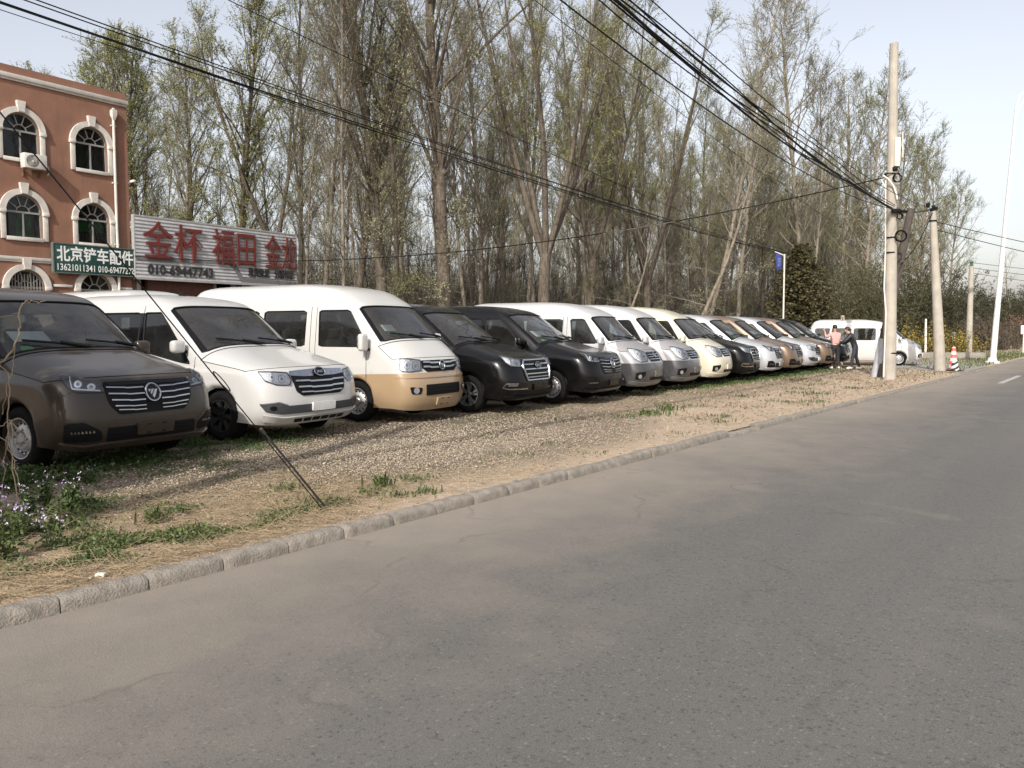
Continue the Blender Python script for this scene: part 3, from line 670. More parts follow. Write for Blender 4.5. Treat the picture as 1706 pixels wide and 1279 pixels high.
# line along the wood edge
e0, e1 = A(-260, -140, 9.6), A(1470, 452, 64)
FP = Vector((e1.x, e1.y, 0)); fp, _d = pole('utility_pole', 'utility pole far off among the bushes beyond the row of vans', 'utility pole', FP, e1+Vector((0, 0, .6)), .19, .13, POLEC, 'utility poles', 12)
GL = 'cables running along the edge of the wood'
for (px, py, px2, py2) in ((20, 0, 1290, 414), (40, 4, 1290, 416), (75, 0, 1288, 412), (128, 12, 1290, 413)):
    a, b = A(px, py, 13.2), A(px2, py2, 45); d = (b-a)
    cable('one of four black cables sagging from the top left to the blue sign', a-d*.12, b+d*.12, .32, .016, GL)
cable('thin cable below the four upper left cables, over the red building roof', A(-60, -18, 13.2), A(1290, 419, 45), .3, .017)
cable('lowest thin cable slanting over the red building roof to the wood', A(-60, -4, 13.2), A(1288, 421, 45), .15, .011)
cable('lone cable from the top edge slanting down through the tree tops', A(330, -25, 15), A(1330, 425, 48), .35, .014)
cable('thin lone cable crossing the upper tree crowns in the middle', A(840, -40, 14), A(1520, 440, 60), .6, .012)
lw0 = A(1480, 294, MB0.y-.15); lw1 = CORN+Vector((.1, -.1, facade_z(213, 426)))
cable('cable from the tall pole across the front of the wood to the red building', lw0, lw1, 1.05, .028)
k = MB(); pts = sag(lw0, lw1, 1.05, 60); k.tube([p for p in pts if 983 < CX+FPX*p.x/p.y < 1124], .017, 8); tag(k.build('cable_sleeve', mat('pale_sleeve', (.36, .335, .28), .6, var=.1), None), 'pale sleeve wrapped round the low cable in front of the trees', 'cable sleeve')
for (q, z) in ((1.2, 6.0), (2.6, 5.6)): cable('far cable leading from the leaning pole to the right edge', T2+Vector((0, 0, -.1-.2*q)), T2+Vector((62, 40, 2.-q)), 1.4, .02, 'far cables at the right')
for q in range(3): cable('far cable between the distant slim pole and the right edge', T3+Vector((0, 0, .2-.3*q)), T3+Vector((60, 30, 1.5-1.2*q)), 1., .02, 'far cables at the right')
# guy wire
ga, gb = P(545, 848), B0+Vector((.1, .1, 8.15)); 
gw = thing('guy_wire', 'dark guy wire slanting down to the ground in front of the white vans', 'guy wire', ga); dg_ = gb-ga
k = MB(); k.tube([Vector((0, 0, -.05)), dg_*.28, dg_], .0042, 6); k.build('strand', CAB, gw)
k = MB(); k.tube([dg_*-.005, dg_*.085], .0085, 8); k.tube([dg_*.085, dg_*.09], .013, 8); k.build('sleeve', mat('guy_sleeve', (.05, .046, .042), .8, 0., var=.2, spec=.1), gw)
k = MB(); u_ = dg_.normalized(); sd = u_.cross(Vector((0, 0, 1))).normalized(); c = dg_*.135
k.tube([c+u_*(.10*math.cos(a))+sd*(.025*math.sin(a)) for a in [2*math.pi*q/16 for q in range(17)]], .004, 5); k.build('wire_loop', CAB, gw)
# ------------------------------------------------------------------ vans
def pchip(y, ts):
    y = np.asarray(y, float); n = len(y); d = np.diff(y); m = np.zeros(n)
    for i in range(1, n-1): m[i] = 0 if d[i-1]*d[i] <= 0 else 2*d[i-1]*d[i]/(d[i-1]+d[i])
    m[0], m[-1] = d[0], d[-1]
    out = []
    for t in ts:
        i = min(int(t), n-2); u = t-i
        out.append(y[i]*(2*u**3-3*u*u+1)+m[i]*(u**3-2*u*u+u)+y[i+1]*(-2*u**3+3*u*u)+m[i+1]*(u**3-u*u))
    return out
# columns of the layer tables: name, z side, z nose, x nose, x tail, half width, nose corner length, nose squareness, x of the B pillar, steps to the next
MPV = dict(L=5.04, axles=(-.97, -4.12), R=.375, wz=.335, wr=.335, wy=.79, z0=.27, zt=.94, xB=-2.56, rows=[
    ('sill', .27, .23, -.12, -5.00, .885, .46, 3.0, -2.56, 2), ('a', .40, .34, -.02, -5.03, .925, .46, 3.1, -2.56, 2),
    ('b', .55, .48, .0, -5.04, .940, .46, 3.1, -2.56, 2), ('c', .68, .62, -.015, -5.04, .945, .46, 3.1, -2.56, 2),
    ('d', .80, .76, -.035, -5.03, .944, .47, 3.0, -2.56, 2), ('e', .88, .87, -.075, -5.02, .940, .49, 2.9, -2.56, 2),
    ('lip', .935, .955, -.13, -5.01, .934, .50, 3.0, -2.56, 2), ('h1', .97, 1.0, -.25, -5.01, .930, .47, 3.5, -2.56, 2),
    ('h2', 1.02, 1.085, -.58, -5.0, .922, .44, 4.2, -2.56, 2), ('h3', 1.075, 1.175, -.92, -5.0, .914, .38, 4.2, -2.56, 2),
    ('cowl', 1.12, 1.235, -1.12, -4.99, .906, .33, 3.2, -2.56, 1), ('wb', 1.16, 1.265, -1.165, -4.985, .900, .32, 3.0, -2.56, 'W'),
    ('wt', 1.70, 1.80, -1.98, -4.83, .800, .21, 2.9, -2.56, 2), ('edge', 1.82, 1.855, -2.11, -4.77, .765, .21, 3.0, -2.62, 2),
    ('r1', 1.90, 1.905, -2.30, -4.66, .69, .22, 3.0, -2.75, 2), ('r2', 1.965, 1.965, -2.66, -4.45, .50, .3, 3.0, -3.1, 2),
    ('r3', 1.995, 1.995, -3.15, -4.2, .24, .3, 3.0, -3.5, 2), ('r4', 2.0, 2.0, -3.45, -4.0, .02, .1, 3.0, -3.6, 0)],
    wins=[('door', -2.49, 'end'), ('slide', -3.74, -2.63), ('rear', -4.70, -3.88)], doors=[('door', -2.56, -1.42), ('sliding_door', -3.81, -2.56)],
    mirror=(-1.62, .985, 1.24, .12, .20, .17), black_band=True, dip=dict(lip=.2, h1=.35, h2=.55, h3=.8, cowl=1., wb=1., wt=0.), seats=((-2.35,), (-3.15, -3.95)), dash=-1.62, wheel=(-1.85, 1.02))
HIROOF = dict(L=5.32, axles=(-1.14, -4.25), R=.36, wz=.33, wr=.33, wy=.72, z0=.24, zt=.92, xB=-1.98, rows=[
    ('sill', .24, .20, -.09, -5.28, .80, .36, 2.8, -1.98, 2), ('a', .36, .33, -.02, -5.31, .845, .36, 2.8, -1.98, 2),
    ('b', .52, .50, .0, -5.32, .86, .38, 2.9, -1.98, 2), ('c', .66, .65, -.01, -5.32, .865, .38, 2.9, -1.98, 1), ('c2', .74, .755, -.035, -5.32, .865, .38, 2.9, -1.98, 1),
    ('d', .80, .80, -.06, -5.31, .865, .40, 2.9, -1.98, 2), ('e', .90, .90, -.07, -5.31, .862, .42, 2.8, -1.98, 2),
    ('lip', .98, .985, -.085, -5.30, .858, .44, 2.8, -1.98, 2), ('h1', 1.02, 1.08, -.17, -5.30, .856, .44, 2.9, -1.98, 2),
    ('h2', 1.08, 1.20, -.30, -5.29, .853, .42, 3.0, -1.98, 2), ('cowl', 1.16, 1.30, -.43, -5.29, .85, .40, 3.0, -1.98, 1),
    ('wb', 1.20, 1.335, -.47, -5.285, .846, .38, 3.0, -1.98, 'W'), ('wt', 1.78, 1.86, -1.03, -5.20, .775, .24, 3.0, -1.98, 2),
    ('edge', 1.87, 1.905, -1.10, -5.17, .755, .24, 3.0, -1.98, 1), ('g', 1.90, 1.92, -1.12, -5.16, .75, .24, 3.0, -1.98, 2),
    ('r0', 2.02, 2.02, -1.27, -5.10, .735, .34, 2.8, -2.0, 2), ('r1', 2.14, 2.14, -1.52, -5.02, .68, .45, 2.7, -2.2, 2),
    ('r2', 2.21, 2.21, -1.95, -4.88, .55, .5, 2.6, -2.6, 2), ('r3', 2.255, 2.255, -2.5, -4.6, .30, .5, 2.6, -3.2, 2), ('r4', 2.265, 2.265, -3.0, -4.2, .02, .2, 2.6, -3.5, 0)],
    wins=[('door', -1.90, 'end'), ('slide', -3.22, -2.22), ('mid', -4.25, -3.36), ('rear', -5.05, -4.36)], doors=[('door', -1.98, -.90), ('sliding_door', -3.30, -2.10)],
    mirror=(-.86, .965, 1.27, .10, .17, .27), black_band=False, seats=((-1.65,), (-2.6, -3.4, -4.2)), dash=-.82, wheel=(-1.05, 1.05))
MIDROOF = dict(HIROOF, L=4.98, axles=(-1.02, -3.95), R=.345, wz=.32, wr=.32, rows=[
    ('sill', .25, .22, -.16, -4.94, .79, .38, 2.9, -1.9, 2), ('a', .37, .34, -.05, -4.97, .83, .38, 2.9, -1.9, 2),
    ('b', .52, .50, -.01, -4.98, .845, .40, 2.9, -1.9, 2), ('c', .66, .65, -.02, -4.98, .848, .42, 2.9, -1.9, 2),
    ('d', .78, .78, -.06, -4.97, .848, .44, 2.9, -1.9, 2), ('e', .88, .90, -.12, -4.97, .846, .46, 2.8, -1.9, 2),
    ('lip', .96, .99, -.20, -4.96, .843, .48, 2.8, -1.9, 2), ('h1', 1.0, 1.06, -.30, -4.96, .841, .52, 2.8, -1.9, 2),
    ('h2', 1.06, 1.15, -.48, -4.95, .838, .48, 3.0, -1.9, 2), ('cowl', 1.13, 1.23, -.64, -4.95, .835, .44, 3.0, -1.9, 1),
    ('wb', 1.17, 1.26, -.68, -4.945, .83, .42, 3.0, -1.9, 'W'), ('wt', 1.71, 1.78, -1.25, -4.86, .76, .22, 3.0, -1.9, 2),
    ('edge', 1.79, 1.82, -1.31, -4.83, .745, .22, 3.0, -1.9, 1), ('g', 1.82, 1.84, -1.33, -4.82, .74, .22, 3.0, -1.9, 2),
    ('r0', 1.92, 1.92, -1.48, -4.76, .725, .32, 2.8, -2.0, 2), ('r1', 2.02, 2.02, -1.75, -4.68, .66, .42, 2.7, -2.3, 2),
    ('r2', 2.09, 2.09, -2.15, -4.5, .52, .5, 2.6, -2.7, 2), ('r3', 2.125, 2.125, -2.6, -4.3, .28, .5, 2.6, -3.1, 2), ('r4', 2.13, 2.13, -3.0, -4.0, .02, .2, 2.6, -3.4, 0)],
    wins=[('door', -1.82, 'end'), ('slide', -3.02, -2.10), ('mid', -3.98, -3.15), ('rear', -4.72, -4.08)], doors=[('door', -1.9, -.92), ('sliding_door', -3.1, -2.0)],
    mirror=(-1.0, .94, 1.24, .11, .22, .17), seats=((-1.75,), (-2.6, -3.3, -4.0)), dash=-1.05, wheel=(-1.28, 1.03))

class Shape:
    """lofted van body: stacked plan outlines from the sills up to the roof"""
    def __init__(s, sp):
        s.sp = sp; rows = sp['rows']; names = [r[0] for r in rows]; ts = []; s.key = {}
        for k, r in enumerate(rows):
            s.key[r[0]] = len(ts); st = r[9]
            if st == 'W': ts += [k+q for q in (0, .09, .34, .66, .91)]
            else: ts += [k+q/st for q in range(st)] if st else [k]
        cols = [pchip([r[c] for r in rows], ts) for c in range(1, 9)]
        dip = pchip([sp.get('dip', {}).get(r[0], 0.) for r in rows], ts)
        s.nj = len(ts); xB0 = sp['xB']; wt0 = rows[names.index('wt')]; wb0 = rows[names.index('wb')]
        xr0 = rows[2][4]; AR = .24; xc0 = -max(r[6] for r in rows[:5])-.02
        xs = {}
        for ax in sp['axles']:
            for th in range(0, 181, 20): xs[ax+sp['R']*math.cos(R(th))] = None
            xs[ax+sp['R']+.012] = None; xs[ax-sp['R']-.012] = None
        xcb = wb0[3]-wb0[6]
        s.win = []
        def low(xu): return xu if xu < xB0 else xB0+(xu-xB0)*(xc0-xB0)/(xcb-xB0)
        marks = []
        for nm, a, b in sp['wins']:
            e = b == 'end'; b2 = xcb-.03 if e else b
            q = [low(a), low(a+.07), low(b2-.07), low(b2)]; marks.append((nm, q))
            for v in q: xs[v] = None
        for v in (xr0+AR, xB0, xc0): xs[v] = None
        s.xs = sorted(v for v in xs if xr0+AR-1e-6 <= v <= xc0+1e-6)
        cl = []
        for v in s.xs:
            if not cl or v-cl[-1] > .004 or any(abs(v-m) < 1e-6 for _, q in marks for m in q): cl.append(v)
        s.xs = cl; NR, TH = 6, [84, 76, 66, 56, 46, 36, 27, 18, 9, 0]
        s.NR = NR; s.k0 = NR+len(s.xs)-1; s.half = s.k0+len(TH)+1
        s.win = [(nm, NR+s.xs.index(q[0]), NR+s.xs.index(q[3])) for nm, q in marks]
        s.kA = s.k0+3
        G = np.zeros((s.nj, s.half, 3))
        for j in range(s.nj):
            zs, zf, xf, xr, wd, a, p, xB = (c[j] for c in cols)
            xc = xf-a; ar = min(AR, .3*wd+.02)
            pt = []
            for q in range(NR):
                th = R(90*q/NR); pt.append((xr+ar-ar*max(math.cos(th), 0)**.45, wd*math.sin(th)**.45 if q else 0., zs))
            for v in s.xs:
                x = xB+(v-xB0)*(xB-(xr+ar))/(xB0-(xr0+AR)) if v < xB0 else xB+(v-xB0)*(xc-xB)/(xc0-xB0)
                z, y = zs, wd
                if zs < sp['zt']:
                    for ax in sp['axles']:
                        dx = v-ax
                        if abs(dx) <= sp['R']+1e-6:
                            x = v; ah = sp['wz']+math.sqrt(max(0, sp['R']**2-dx*dx))
                            if ah > sp['z0']: z = ah+(zs-sp['z0'])*(sp['zt']-ah)/(sp['zt']-sp['z0'])
                    for ax in sp['axles']:
                        rr = math.hypot(x-ax, z-sp['wz'])-sp['R']
                        if z > sp['wz']-.1: y += .018*math.exp(-((rr-.045)/.05)**2)
                q_ = min(1, max(0, (x+2.6)/1.15)); z -= .15*dip[j]*q_*q_*(3-2*q_)
                pt.append((x, y, z))
            for th in TH:
                c, si = math.cos(R(th)), math.sin(R(th)); b = 1-(1-(90-th)/90)**2.4
                pt.append((xc+a*max(c, 0)**(2/p), wd*max(si, 0)**(2/p) if th else 0., zs-.15*dip[j]*min(1, max(0, (xc+2.6)/1.15))*(1-b)+(zf-zs)*b))
            G[j] = [(x, -y, z) for x, y, z in pt]
        s.G = G; s.n = 2*s.half-2
        L = G[:, 1:-1][:, ::-1].copy(); L[:, :, 1] *= -1
        s.F = np.concatenate([G, L], 1)                       # full loop: tail centre, right side, nose centre, left side
        vs = [Vector(v) for v in s.F.reshape(-1, 3)]
        fs = [[j*s.n+i, j*s.n+(i+1) % s.n, (j+1)*s.n+(i+1) % s.n, (j+1)*s.n+i] for j in range(s.nj-1) for i in range(s.n)]
        s.bvh = BVHTree.FromPolygons(vs, fs); s.zc = rows[names.index('cowl')][2]-.04
    def idx(s, j, i): return j*s.n+i % s.n
    def hit(s, o, d):
        r = s.bvh.ray_cast(Vector(o), Vector(d))
        if r[0] is None:
            q = s.bvh.find_nearest(Vector(o)+Vector(d)*4); return q[0], -Vector(d)
        n = r[1] if r[1].dot(Vector(d)) < 0 else -r[1]
        return r[0], n
    def nose(s, y, z):                       # wraps round the nose: y is read on a circle
        if z > s.zc: return s.hit((4, y, z), (-1, 0, 0))          # windscreen: straight on
        px = -1.25; f = math.atan2(y, 1.25); d = Vector((math.cos(f), math.sin(f), 0))
        return s.hit(Vector((px, 0, z))+d*4, -d)
    def right(s, x, z): return s.hit((x, -4, z), (0, 1, 0))
    def left(s, x, z): return s.hit((x, 4, z), (0, -1, 0))
    def top(s, x, y): return s.hit((x, y, 4), (0, 0, -1))
    def tail(s, y, z): return s.hit((-9, y, z), (1, 0, 0))
def relief(mb, outline, proj, off, thick=.015, step=.06, mi=0):
    """an outline laid onto a curved body: a raised plate that follows the surface"""
    o = resample(outline, step); n = len(o)
    xs = [p[0] for p in o]; ys = [p[1] for p in o]
    pts = [Vector(p) for p in o]
    x = min(xs)+step*.7
    while x < max(xs):
        y = min(ys)+step*.7
        while y < max(ys):
            if inpoly(x, y, o) and min((Vector((x, y))-q).length for q in pts[:n]) > step*.5: pts.append(Vector((x, y)))
            y += step
        x += step
    v, _, f, *_r = delaunay_2d_cdt(pts, [(i, (i+1) % n) for i in range(n)], [list(range(n))], 1, 1e-6)
    b = len(mb.v); q = [proj(p.x, p.y) for p in v]
    nn = sum((a[1] for a in q), Vector()).normalized()
    T = [a[0]+(a[1]*.5+nn*.5)*off for a in q]
    e = {}
    F = []
    for t in f:
        t = list(t)
        if (T[t[1]]-T[t[0]]).cross(T[t[2]]-T[t[0]]).dot(nn) < 0: t.reverse()
        F.append(t)
        for k in range(len(t)):
            a, c = t[k], t[(k+1) % len(t)]
            if (c, a) in e: del e[(c, a)]
            else: e[(a, c)] = 1
    lowv = {}
    for a, c in e:
        for k in (a, c):
            if k not in lowv: lowv[k] = len(T); T.append(T[k]-(q[k][1]*.5+nn*.5)*thick)
    F += [[a, lowv[a], lowv[c], c] for a, c in e]
    mb.add(T, F, mi); return mb
def bar(mb, line, wd, proj, off, thick=.02, mi=0, step=.05):
    return relief(mb, band(resample(line, step, False), wd), proj, off, thick, step*2, mi)
def put_text(mb, sh, body, box, off, mi=0, bold=.02):
    vs, fs = text_geo(body, 1, bold); vs = fit(vs, *box)
    out = []
    for v in vs:
        p, n = sh.nose(v.x, v.y); out.append(p+n*off)
    mb.add(out, fs, mi)

def wheel_mesh(kind, wr):
    rr = wr*.635
    ty = MB(); w2 = .105
    ty.lathe([(rr, w2-.02), (rr+.02, w2), (wr-.06, w2+.006), (wr-.025, w2-.004), (wr-.008, w2-.022), (wr, w2-.045), (wr, -.08), (wr-.03, -w2), (rr, -w2)], 40)
    for k in (-.03, .03): ty.lathe([(wr+.0015, k-.006), (wr+.0015, k+.006)], 40, 0)
    rim = MB()
    rim.lathe([(rr+.006, w2-.016), (rr+.004, w2-.004), (rr-.008, w2-.006), (rr-.014, w2-.03), (rr-.03, w2-.075), (rr-.035, -.05)], 40, 0)
    if kind == 'steel':
        rim.lathe([(rr-.028, w2-.07), (rr-.045, w2-.045), (rr*.72, w2-.052), (rr*.55, w2-.03), (rr*.40, w2-.026), (rr*.36, w2-.05), (rr*.3, w2-.052), (rr*.27, w2-.02), (rr*.22, w2-.012), (.001, w2-.012)], 40, 0)
        for k in range(14):
            a = 2*math.pi*k/14; rim.prism(ellipse(rr*.735*math.cos(a), rr*.735*math.sin(a), .0155, .0155, 10), w2-.055, w2-.0455, 1)
        for k in range(5):
            a = 2*math.pi*k/5; rim.prism(ellipse(rr*.46*math.cos(a), rr*.46*math.sin(a), .013, .013, 6), w2-.03, w2-.012, 0)
    else:
        rim.lathe([(rr-.03, w2-.085), (.001, w2-.085)], 40, 1)
        nsp = 5 if kind == 'alloy' else 7
        for k in range(nsp):
            for s_, off in ((1, .11), (-1, .11)):
                a = 2*math.pi*(k)/nsp+s_*.17*(5/nsp); tw = .22 if kind == 'alloy' else 0.
                r0, r1 = rr*.22, rr-.008; q = []
                for r_, hw in ((r0, .016), (rr*.6, .015), (r1, .022)):
                    aa = a+tw*(r_/rr); c = Vector((r_*math.cos(aa), r_*math.sin(aa))); nn = Vector((-math.sin(aa), math.cos(aa)))
                    q.append((c+nn*hw, c-nn*hw))
                vs, fs = [], []
                for m, (l, r_) in enumerate(q):
                    zt = w2-.022-(.012 if m == 0 else .0)+(.0 if m < 2 else .008)
                    vs += [(l.x, l.y, zt), (r_.x, r_.y, zt), (r_.x, r_.y, zt-.035), (l.x, l.y, zt-.035)]
                for m in range(2):
                    for e in range(4): fs.append([m*4+e, m*4+(e+1) % 4, m*4+4+(e+1) % 4, m*4+4+e])
                rim.add(vs, fs, 0)
        rim.lathe([(rr*.26, w2-.05), (rr*.25, w2-.022), (rr*.12, w2-.018), (.001, w2-.018)], 20, 0)
        rim.lathe([(rr*.1, w2-.016), (.001, w2-.014)], 14, 1)
    hub = MB(); hub.lathe([(.13, -.02), (.13, -.13), (.05, -.16), (.001, -.16)], 20)
    mr = {'steel': STEEL, 'alloy': ALLOY, 'dark': DARKALLOY}[kind]
    return ty.mesh('tyre', RUBBER, 50), rim.mesh('rim', [mr, BLACK], 30), hub.mesh('hub', BLACK)
WH = {}
_seat = None
def seat_mesh():
    global _seat
    if _seat is None:
        b = MB(); tilt = Matrix.Rotation(R(-12), 4, 'Y')
        b.box((0, 0, .52), (.5, .48, .16), .05); b.box((-.27, 0, .86), (.14, .47, .64), .05, 0, tilt)
        b.box((-.27, -.2, .82), (.19, .09, .5), .04, 0, tilt); b.box((-.27, .2, .82), (.19, .09, .5), .04, 0, tilt)
        b.box((-.355, 0, 1.26), (.11, .27, .19), .045, 0, tilt); b.tube([(-.335, -.06, 1.12), (-.345, -.06, 1.2)], .008, 6); b.tube([(-.335, .06, 1.12), (-.345, .06, 1.2)], .008, 6)
        b.box((0, 0, .36), (.42, .4, .2), .02); _seat = b.mesh('seat', SEATM)
    return _seat

def body_van(name, sp, bodymat, rim, label, cat, group):
    """everything that all the vans share: shell, doors, glass, interior, mirrors, wheels"""
    sh = Shape(sp); G = sh.F.reshape(-1, 3); n = sh.n; K = sh.key
    root = thing(name, label, cat, group=group)
    wb, wt = K['wb'], K['wt']
    wins = []
    for nm, a, b in sh.win:
        wins.append((nm, 'r', a, b)); wins.append((nm, 'l', n-b, n-a))
    wins.append(('windscreen', 'f', sh.kA, n-sh.kA)); wins.append(('tailgate_window', 'b', n-4, n+4))
    cell = {}
    for w_ in wins:
        for j in range(wb, wt):
            for i in range(w_[2], w_[3]): cell[(j, i % n)] = w_
    bm = bmesh.new(); V = [bm.verts.new(v) for v in G]; lay = bm.faces.layers.int.new('k')
    gl = {id(w_): [] for w_ in wins}; linv, linf = [], []
    bandc = set()
    if sp['black_band']:
        for side in 'rl':
            ws = [x for x in wins if x[1] == side]; lo = min(x[2] for x in ws); hi = max(x[3] for x in ws)
            bandc |= {(j, i) for j in range(wb, wt) for i in range(lo, hi)}
    for j in range(sh.nj-1):
        for i in range(n):
            q = [sh.idx(j, i), sh.idx(j, i+1), sh.idx(j+1, i+1), sh.idx(j+1, i)]
            w_ = cell.get((j, i)); put = [q]; pane = []
            if w_:
                i_ = i if i >= w_[2] else i+n
                b_, t_, l_, r_ = j == wb, j == wt-1, i_ == w_[2], i_ == w_[3]-1
                put, pane = [], [q]
                if b_ and l_: put, pane = [[q[0], q[1], q[3]]], [[q[1], q[2], q[3]]]
                elif b_ and r_: put, pane = [[q[0], q[1], q[2]]], [[q[0], q[2], q[3]]]
                elif t_ and l_: put, pane = [[q[0], q[2], q[3]]], [[q[0], q[1], q[2]]]
                elif t_ and r_: put, pane = [[q[1], q[2], q[3]]], [[q[0], q[1], q[3]]]
                gl[id(w_)] += [(p, b_ or t_ or l_ or r_) for p in pane]
            hood = K['lip'] <= j < K['cowl'] and (sh.k0+2 <= i < n-sh.k0-2)
            for p in put:
                f = bm.faces.new([V[k] for k in p]); f[lay] = 1 if ((j, i) in bandc) else (2 if hood else 0)
                if j >= 2: linf.append(p)
    bm.verts.ensure_lookup_table()
    for x in sorted({v for d in sp['doors'] for v in d[1:]}):
        bmesh.ops.bisect_plane(bm, geom=bm.verts[:]+bm.edges[:]+bm.faces[:], plane_co=(x, 0, 0), plane_no=(1, 0, 0), dist=1e-5)
    zs0, zs1 = sp['rows'][1][1]-.03, sp['rows'][[r[0] for r in sp['rows']].index('edge')][1]-.01
    bm.normal_update(); parts = {}
    for f in bm.faces:
        c = f.calc_center_median(); key = 'bonnet' if f[lay] == 2 else 'body'
        if abs(f.normal.y) > .55 and zs0 < c.z < zs1 and f[lay] != 2:
            for nm, a, b in sp['doors']:
                if a < c.x < b and (nm == 'door' or c.y < 0): key = (nm, 'r' if c.y < 0 else 'l')
        parts.setdefault(key, []).append((f[lay], [v.co.copy() for v in f.verts]))
    bm.free(); obs = {}
    for key in sorted(parts, key=str):
        vi, vs, fs, ms = {}, [], [], []
        for l, co in parts[key]:
            q = []
            for c in co:
                k = (round(c.x, 4), round(c.y, 4), round(c.z, 4))
                if k not in vi: vi[k] = len(vs); vs.append(c)
                q.append(vi[k])
            if len(set(q)) < 3: continue
            fs.append(list(dict.fromkeys(q))); ms.append(1 if l == 1 else 0)
        m = MB(); m.v, m.f, m.m = vs, fs, ms
        obs[key] = m.build(key if isinstance(key, str) else key[0], [bodymat, GLOSSB], root, 38)
    # shut lines, rubber round the windows
    zb = sp['rows'][1][1]
    def line(f):
        g = MB(); f(g); g.build('shut_line', BLACK, root, None)
    for nm, a, b in sp['doors']:
        for pr in ((sh.right, sh.left) if nm == 'door' else (sh.right,)):
            for x in ((b,) if nm == 'sliding_door' else (a, b)):
                zz = 1.1 if x == b and nm == 'door' else sp['rows'][[r[0] for r in sp['rows']].index('edge')][1]-.02
                line(lambda g: bar(g, [(x, zb), (x, zz)], .009, pr, .0015, .004))
    line(lambda g: g.tube([Vector(G[sh.idx(K['cowl'], i)])+Vector((0, 0, .002)) for i in range(sh.k0+2, n-sh.k0-1)], .007, 5))
    line(lambda g: g.tube([Vector(G[sh.idx(K['lip']+1, i)]) for i in range(sh.k0+2, n-sh.k0-1)], .0045, 5))
    for ii in (sh.k0+2, n-sh.k0-2): line(lambda g: g.tube([Vector(G[sh.idx(j, ii)]) for j in range(K['lip']+1, K['cowl']+1)], .0045, 5))
    bx = sh.sp['L']*-.5
    lm = MB()
    inn = [Vector(((v[0]-bx)*.982+bx, v[1]*.962, v[2]-(.028 if v[2] > .9 else 0))) for v in G]
    lm.v = inn; lm.f = linf; lm.m = [1 if min(inn[k].z for k in p) > sp['rows'][[r[0] for r in sp['rows']].index('wb')][1]-.02 else 0 for p in linf]
    for i in range(n):                       # underside: strips under the sills and the floor between them
        pass
    lm.build('cabin_lining', [DARKTRIM, BEIGETRIM], root)
    ub = MB(); i1 = [Vector((v[0], v[1]*.97, v[2]-.0)) for v in sh.F[0]]; i2 = [Vector((v[0]*.98-.05, v[1]*.55, v[2]+.03)) for v in sh.F[0]]
    ub.v = [Vector(v) for v in sh.F[0]]+i1+i2
    ub.f = [[i, n+i, n+(i+1) % n, (i+1) % n] for i in range(n)]+[[n+i, 2*n+i, 2*n+(i+1) % n, n+(i+1) % n] for i in range(n)]
    h = sh.half
    ub.f += [[2*n+i, 2*n+i+1, 2*n+(n-i-1) % n, 2*n+(n-i) % n] for i in range(1, h-2)]; ub.m = [0]*len(ub.f)
    ub.build('underbody', BLACK, root, 30)
    for w_ in wins:
        nm, sd = w_[0], w_[1]; m = MB(); c = Vector((bx, 0, 1.3))
        off = {'r': Vector((0, .010, 0)), 'l': Vector((0, -.010, 0)), 'f': Vector((-.006, 0, -.006)), 'b': Vector((.01, 0, 0))}[sd]
        used = sorted({k for p, _ in gl[id(w_)] for k in p}); re = {k: q for q, k in enumerate(used)}
        m.v = [Vector(G[k])+off for k in used]; m.f = [[re[k] for k in p] for p, _ in gl[id(w_)]]
        m.m = [1 if (e and sd == 'f') else 0 for _, e in gl[id(w_)]]
        par = obs.get((('door' if nm == 'door' else 'sliding_door'), sd), root) if nm in ('door', 'slide') else root
        gm = GLASS_F if sd == 'f' else (GLASS_S if nm == 'door' or not sp['black_band'] else GLASS_P)
        wo_ = m.build('windscreen' if sd == 'f' else ('rear_window' if sd == 'b' else 'window'), [gm, GLOSSB], par, 60)
        fr = MB()
        ed = {}
        for p in m.f:
            for k in range(len(p)):
                a, b = p[k], p[(k+1) % len(p)]
                if (b, a) in ed: del ed[(b, a)]
                else: ed[(a, b)] = 1
        nxt = {a: b for a, b in ed}
        if nxt:
            st = next(iter(nxt)); loop = [st]
            while nxt.get(loop[-1]) not in (None, st) and len(loop) < 500: loop.append(nxt[loop[-1]])
            fr.tube([m.v[k]-off*.6 for k in loop]+[m.v[st]-off*.6], .012, 5)
            if par is root: fr.build('window_seal', BLACK, wo_, None)
            else: fr.build('window_seal', BLACK, par, None)
    # interior
    sm = seat_mesh()
    for x in sp['seats'][0]:
        for y in (-.40, .40):
            o = link('seat', sm, root); o.location = (x, y, .14)
    for x in sp['seats'][1]:
        for y in (-.45, .02, .5):
            o = link('seat', sm, root); o.location = (x, y, .12)
    d = MB(); dx = sp['dash']; d.box((dx+.05, 0, sp['rows'][10][2]-.17), (.5, 1.5, .22), .06); d.box((dx-.1, 0, sp['rows'][10][2]-.4), (.3, 1.4, .4), .06); d.build('dashboard', DARKTRIM, root)
    s_ = MB(); wx, wz = sp['wheel']; M = Matrix.Translation((wx-.06, .40, wz+.16)) @ Matrix.Rotation(R(-62), 4, 'Y')
    s_.lathe([(.185+.016*math.cos(a), .016*math.sin(a)) for a in [2*math.pi*k/8 for k in range(8)]], 24, 0, M, True)
    s_.prism(ellipse(0, 0, .07, .07, 12), -.03, 0, 0, M); s_.prism([(-.18, -.02), (.18, -.02), (.18, .02), (-.18, .02)], -.02, -.005, 0, M); s_.build('steering_wheel', DARKTRIM, root)
    # mirrors
    mx, my, mz, a, b, c = sp['mirror']
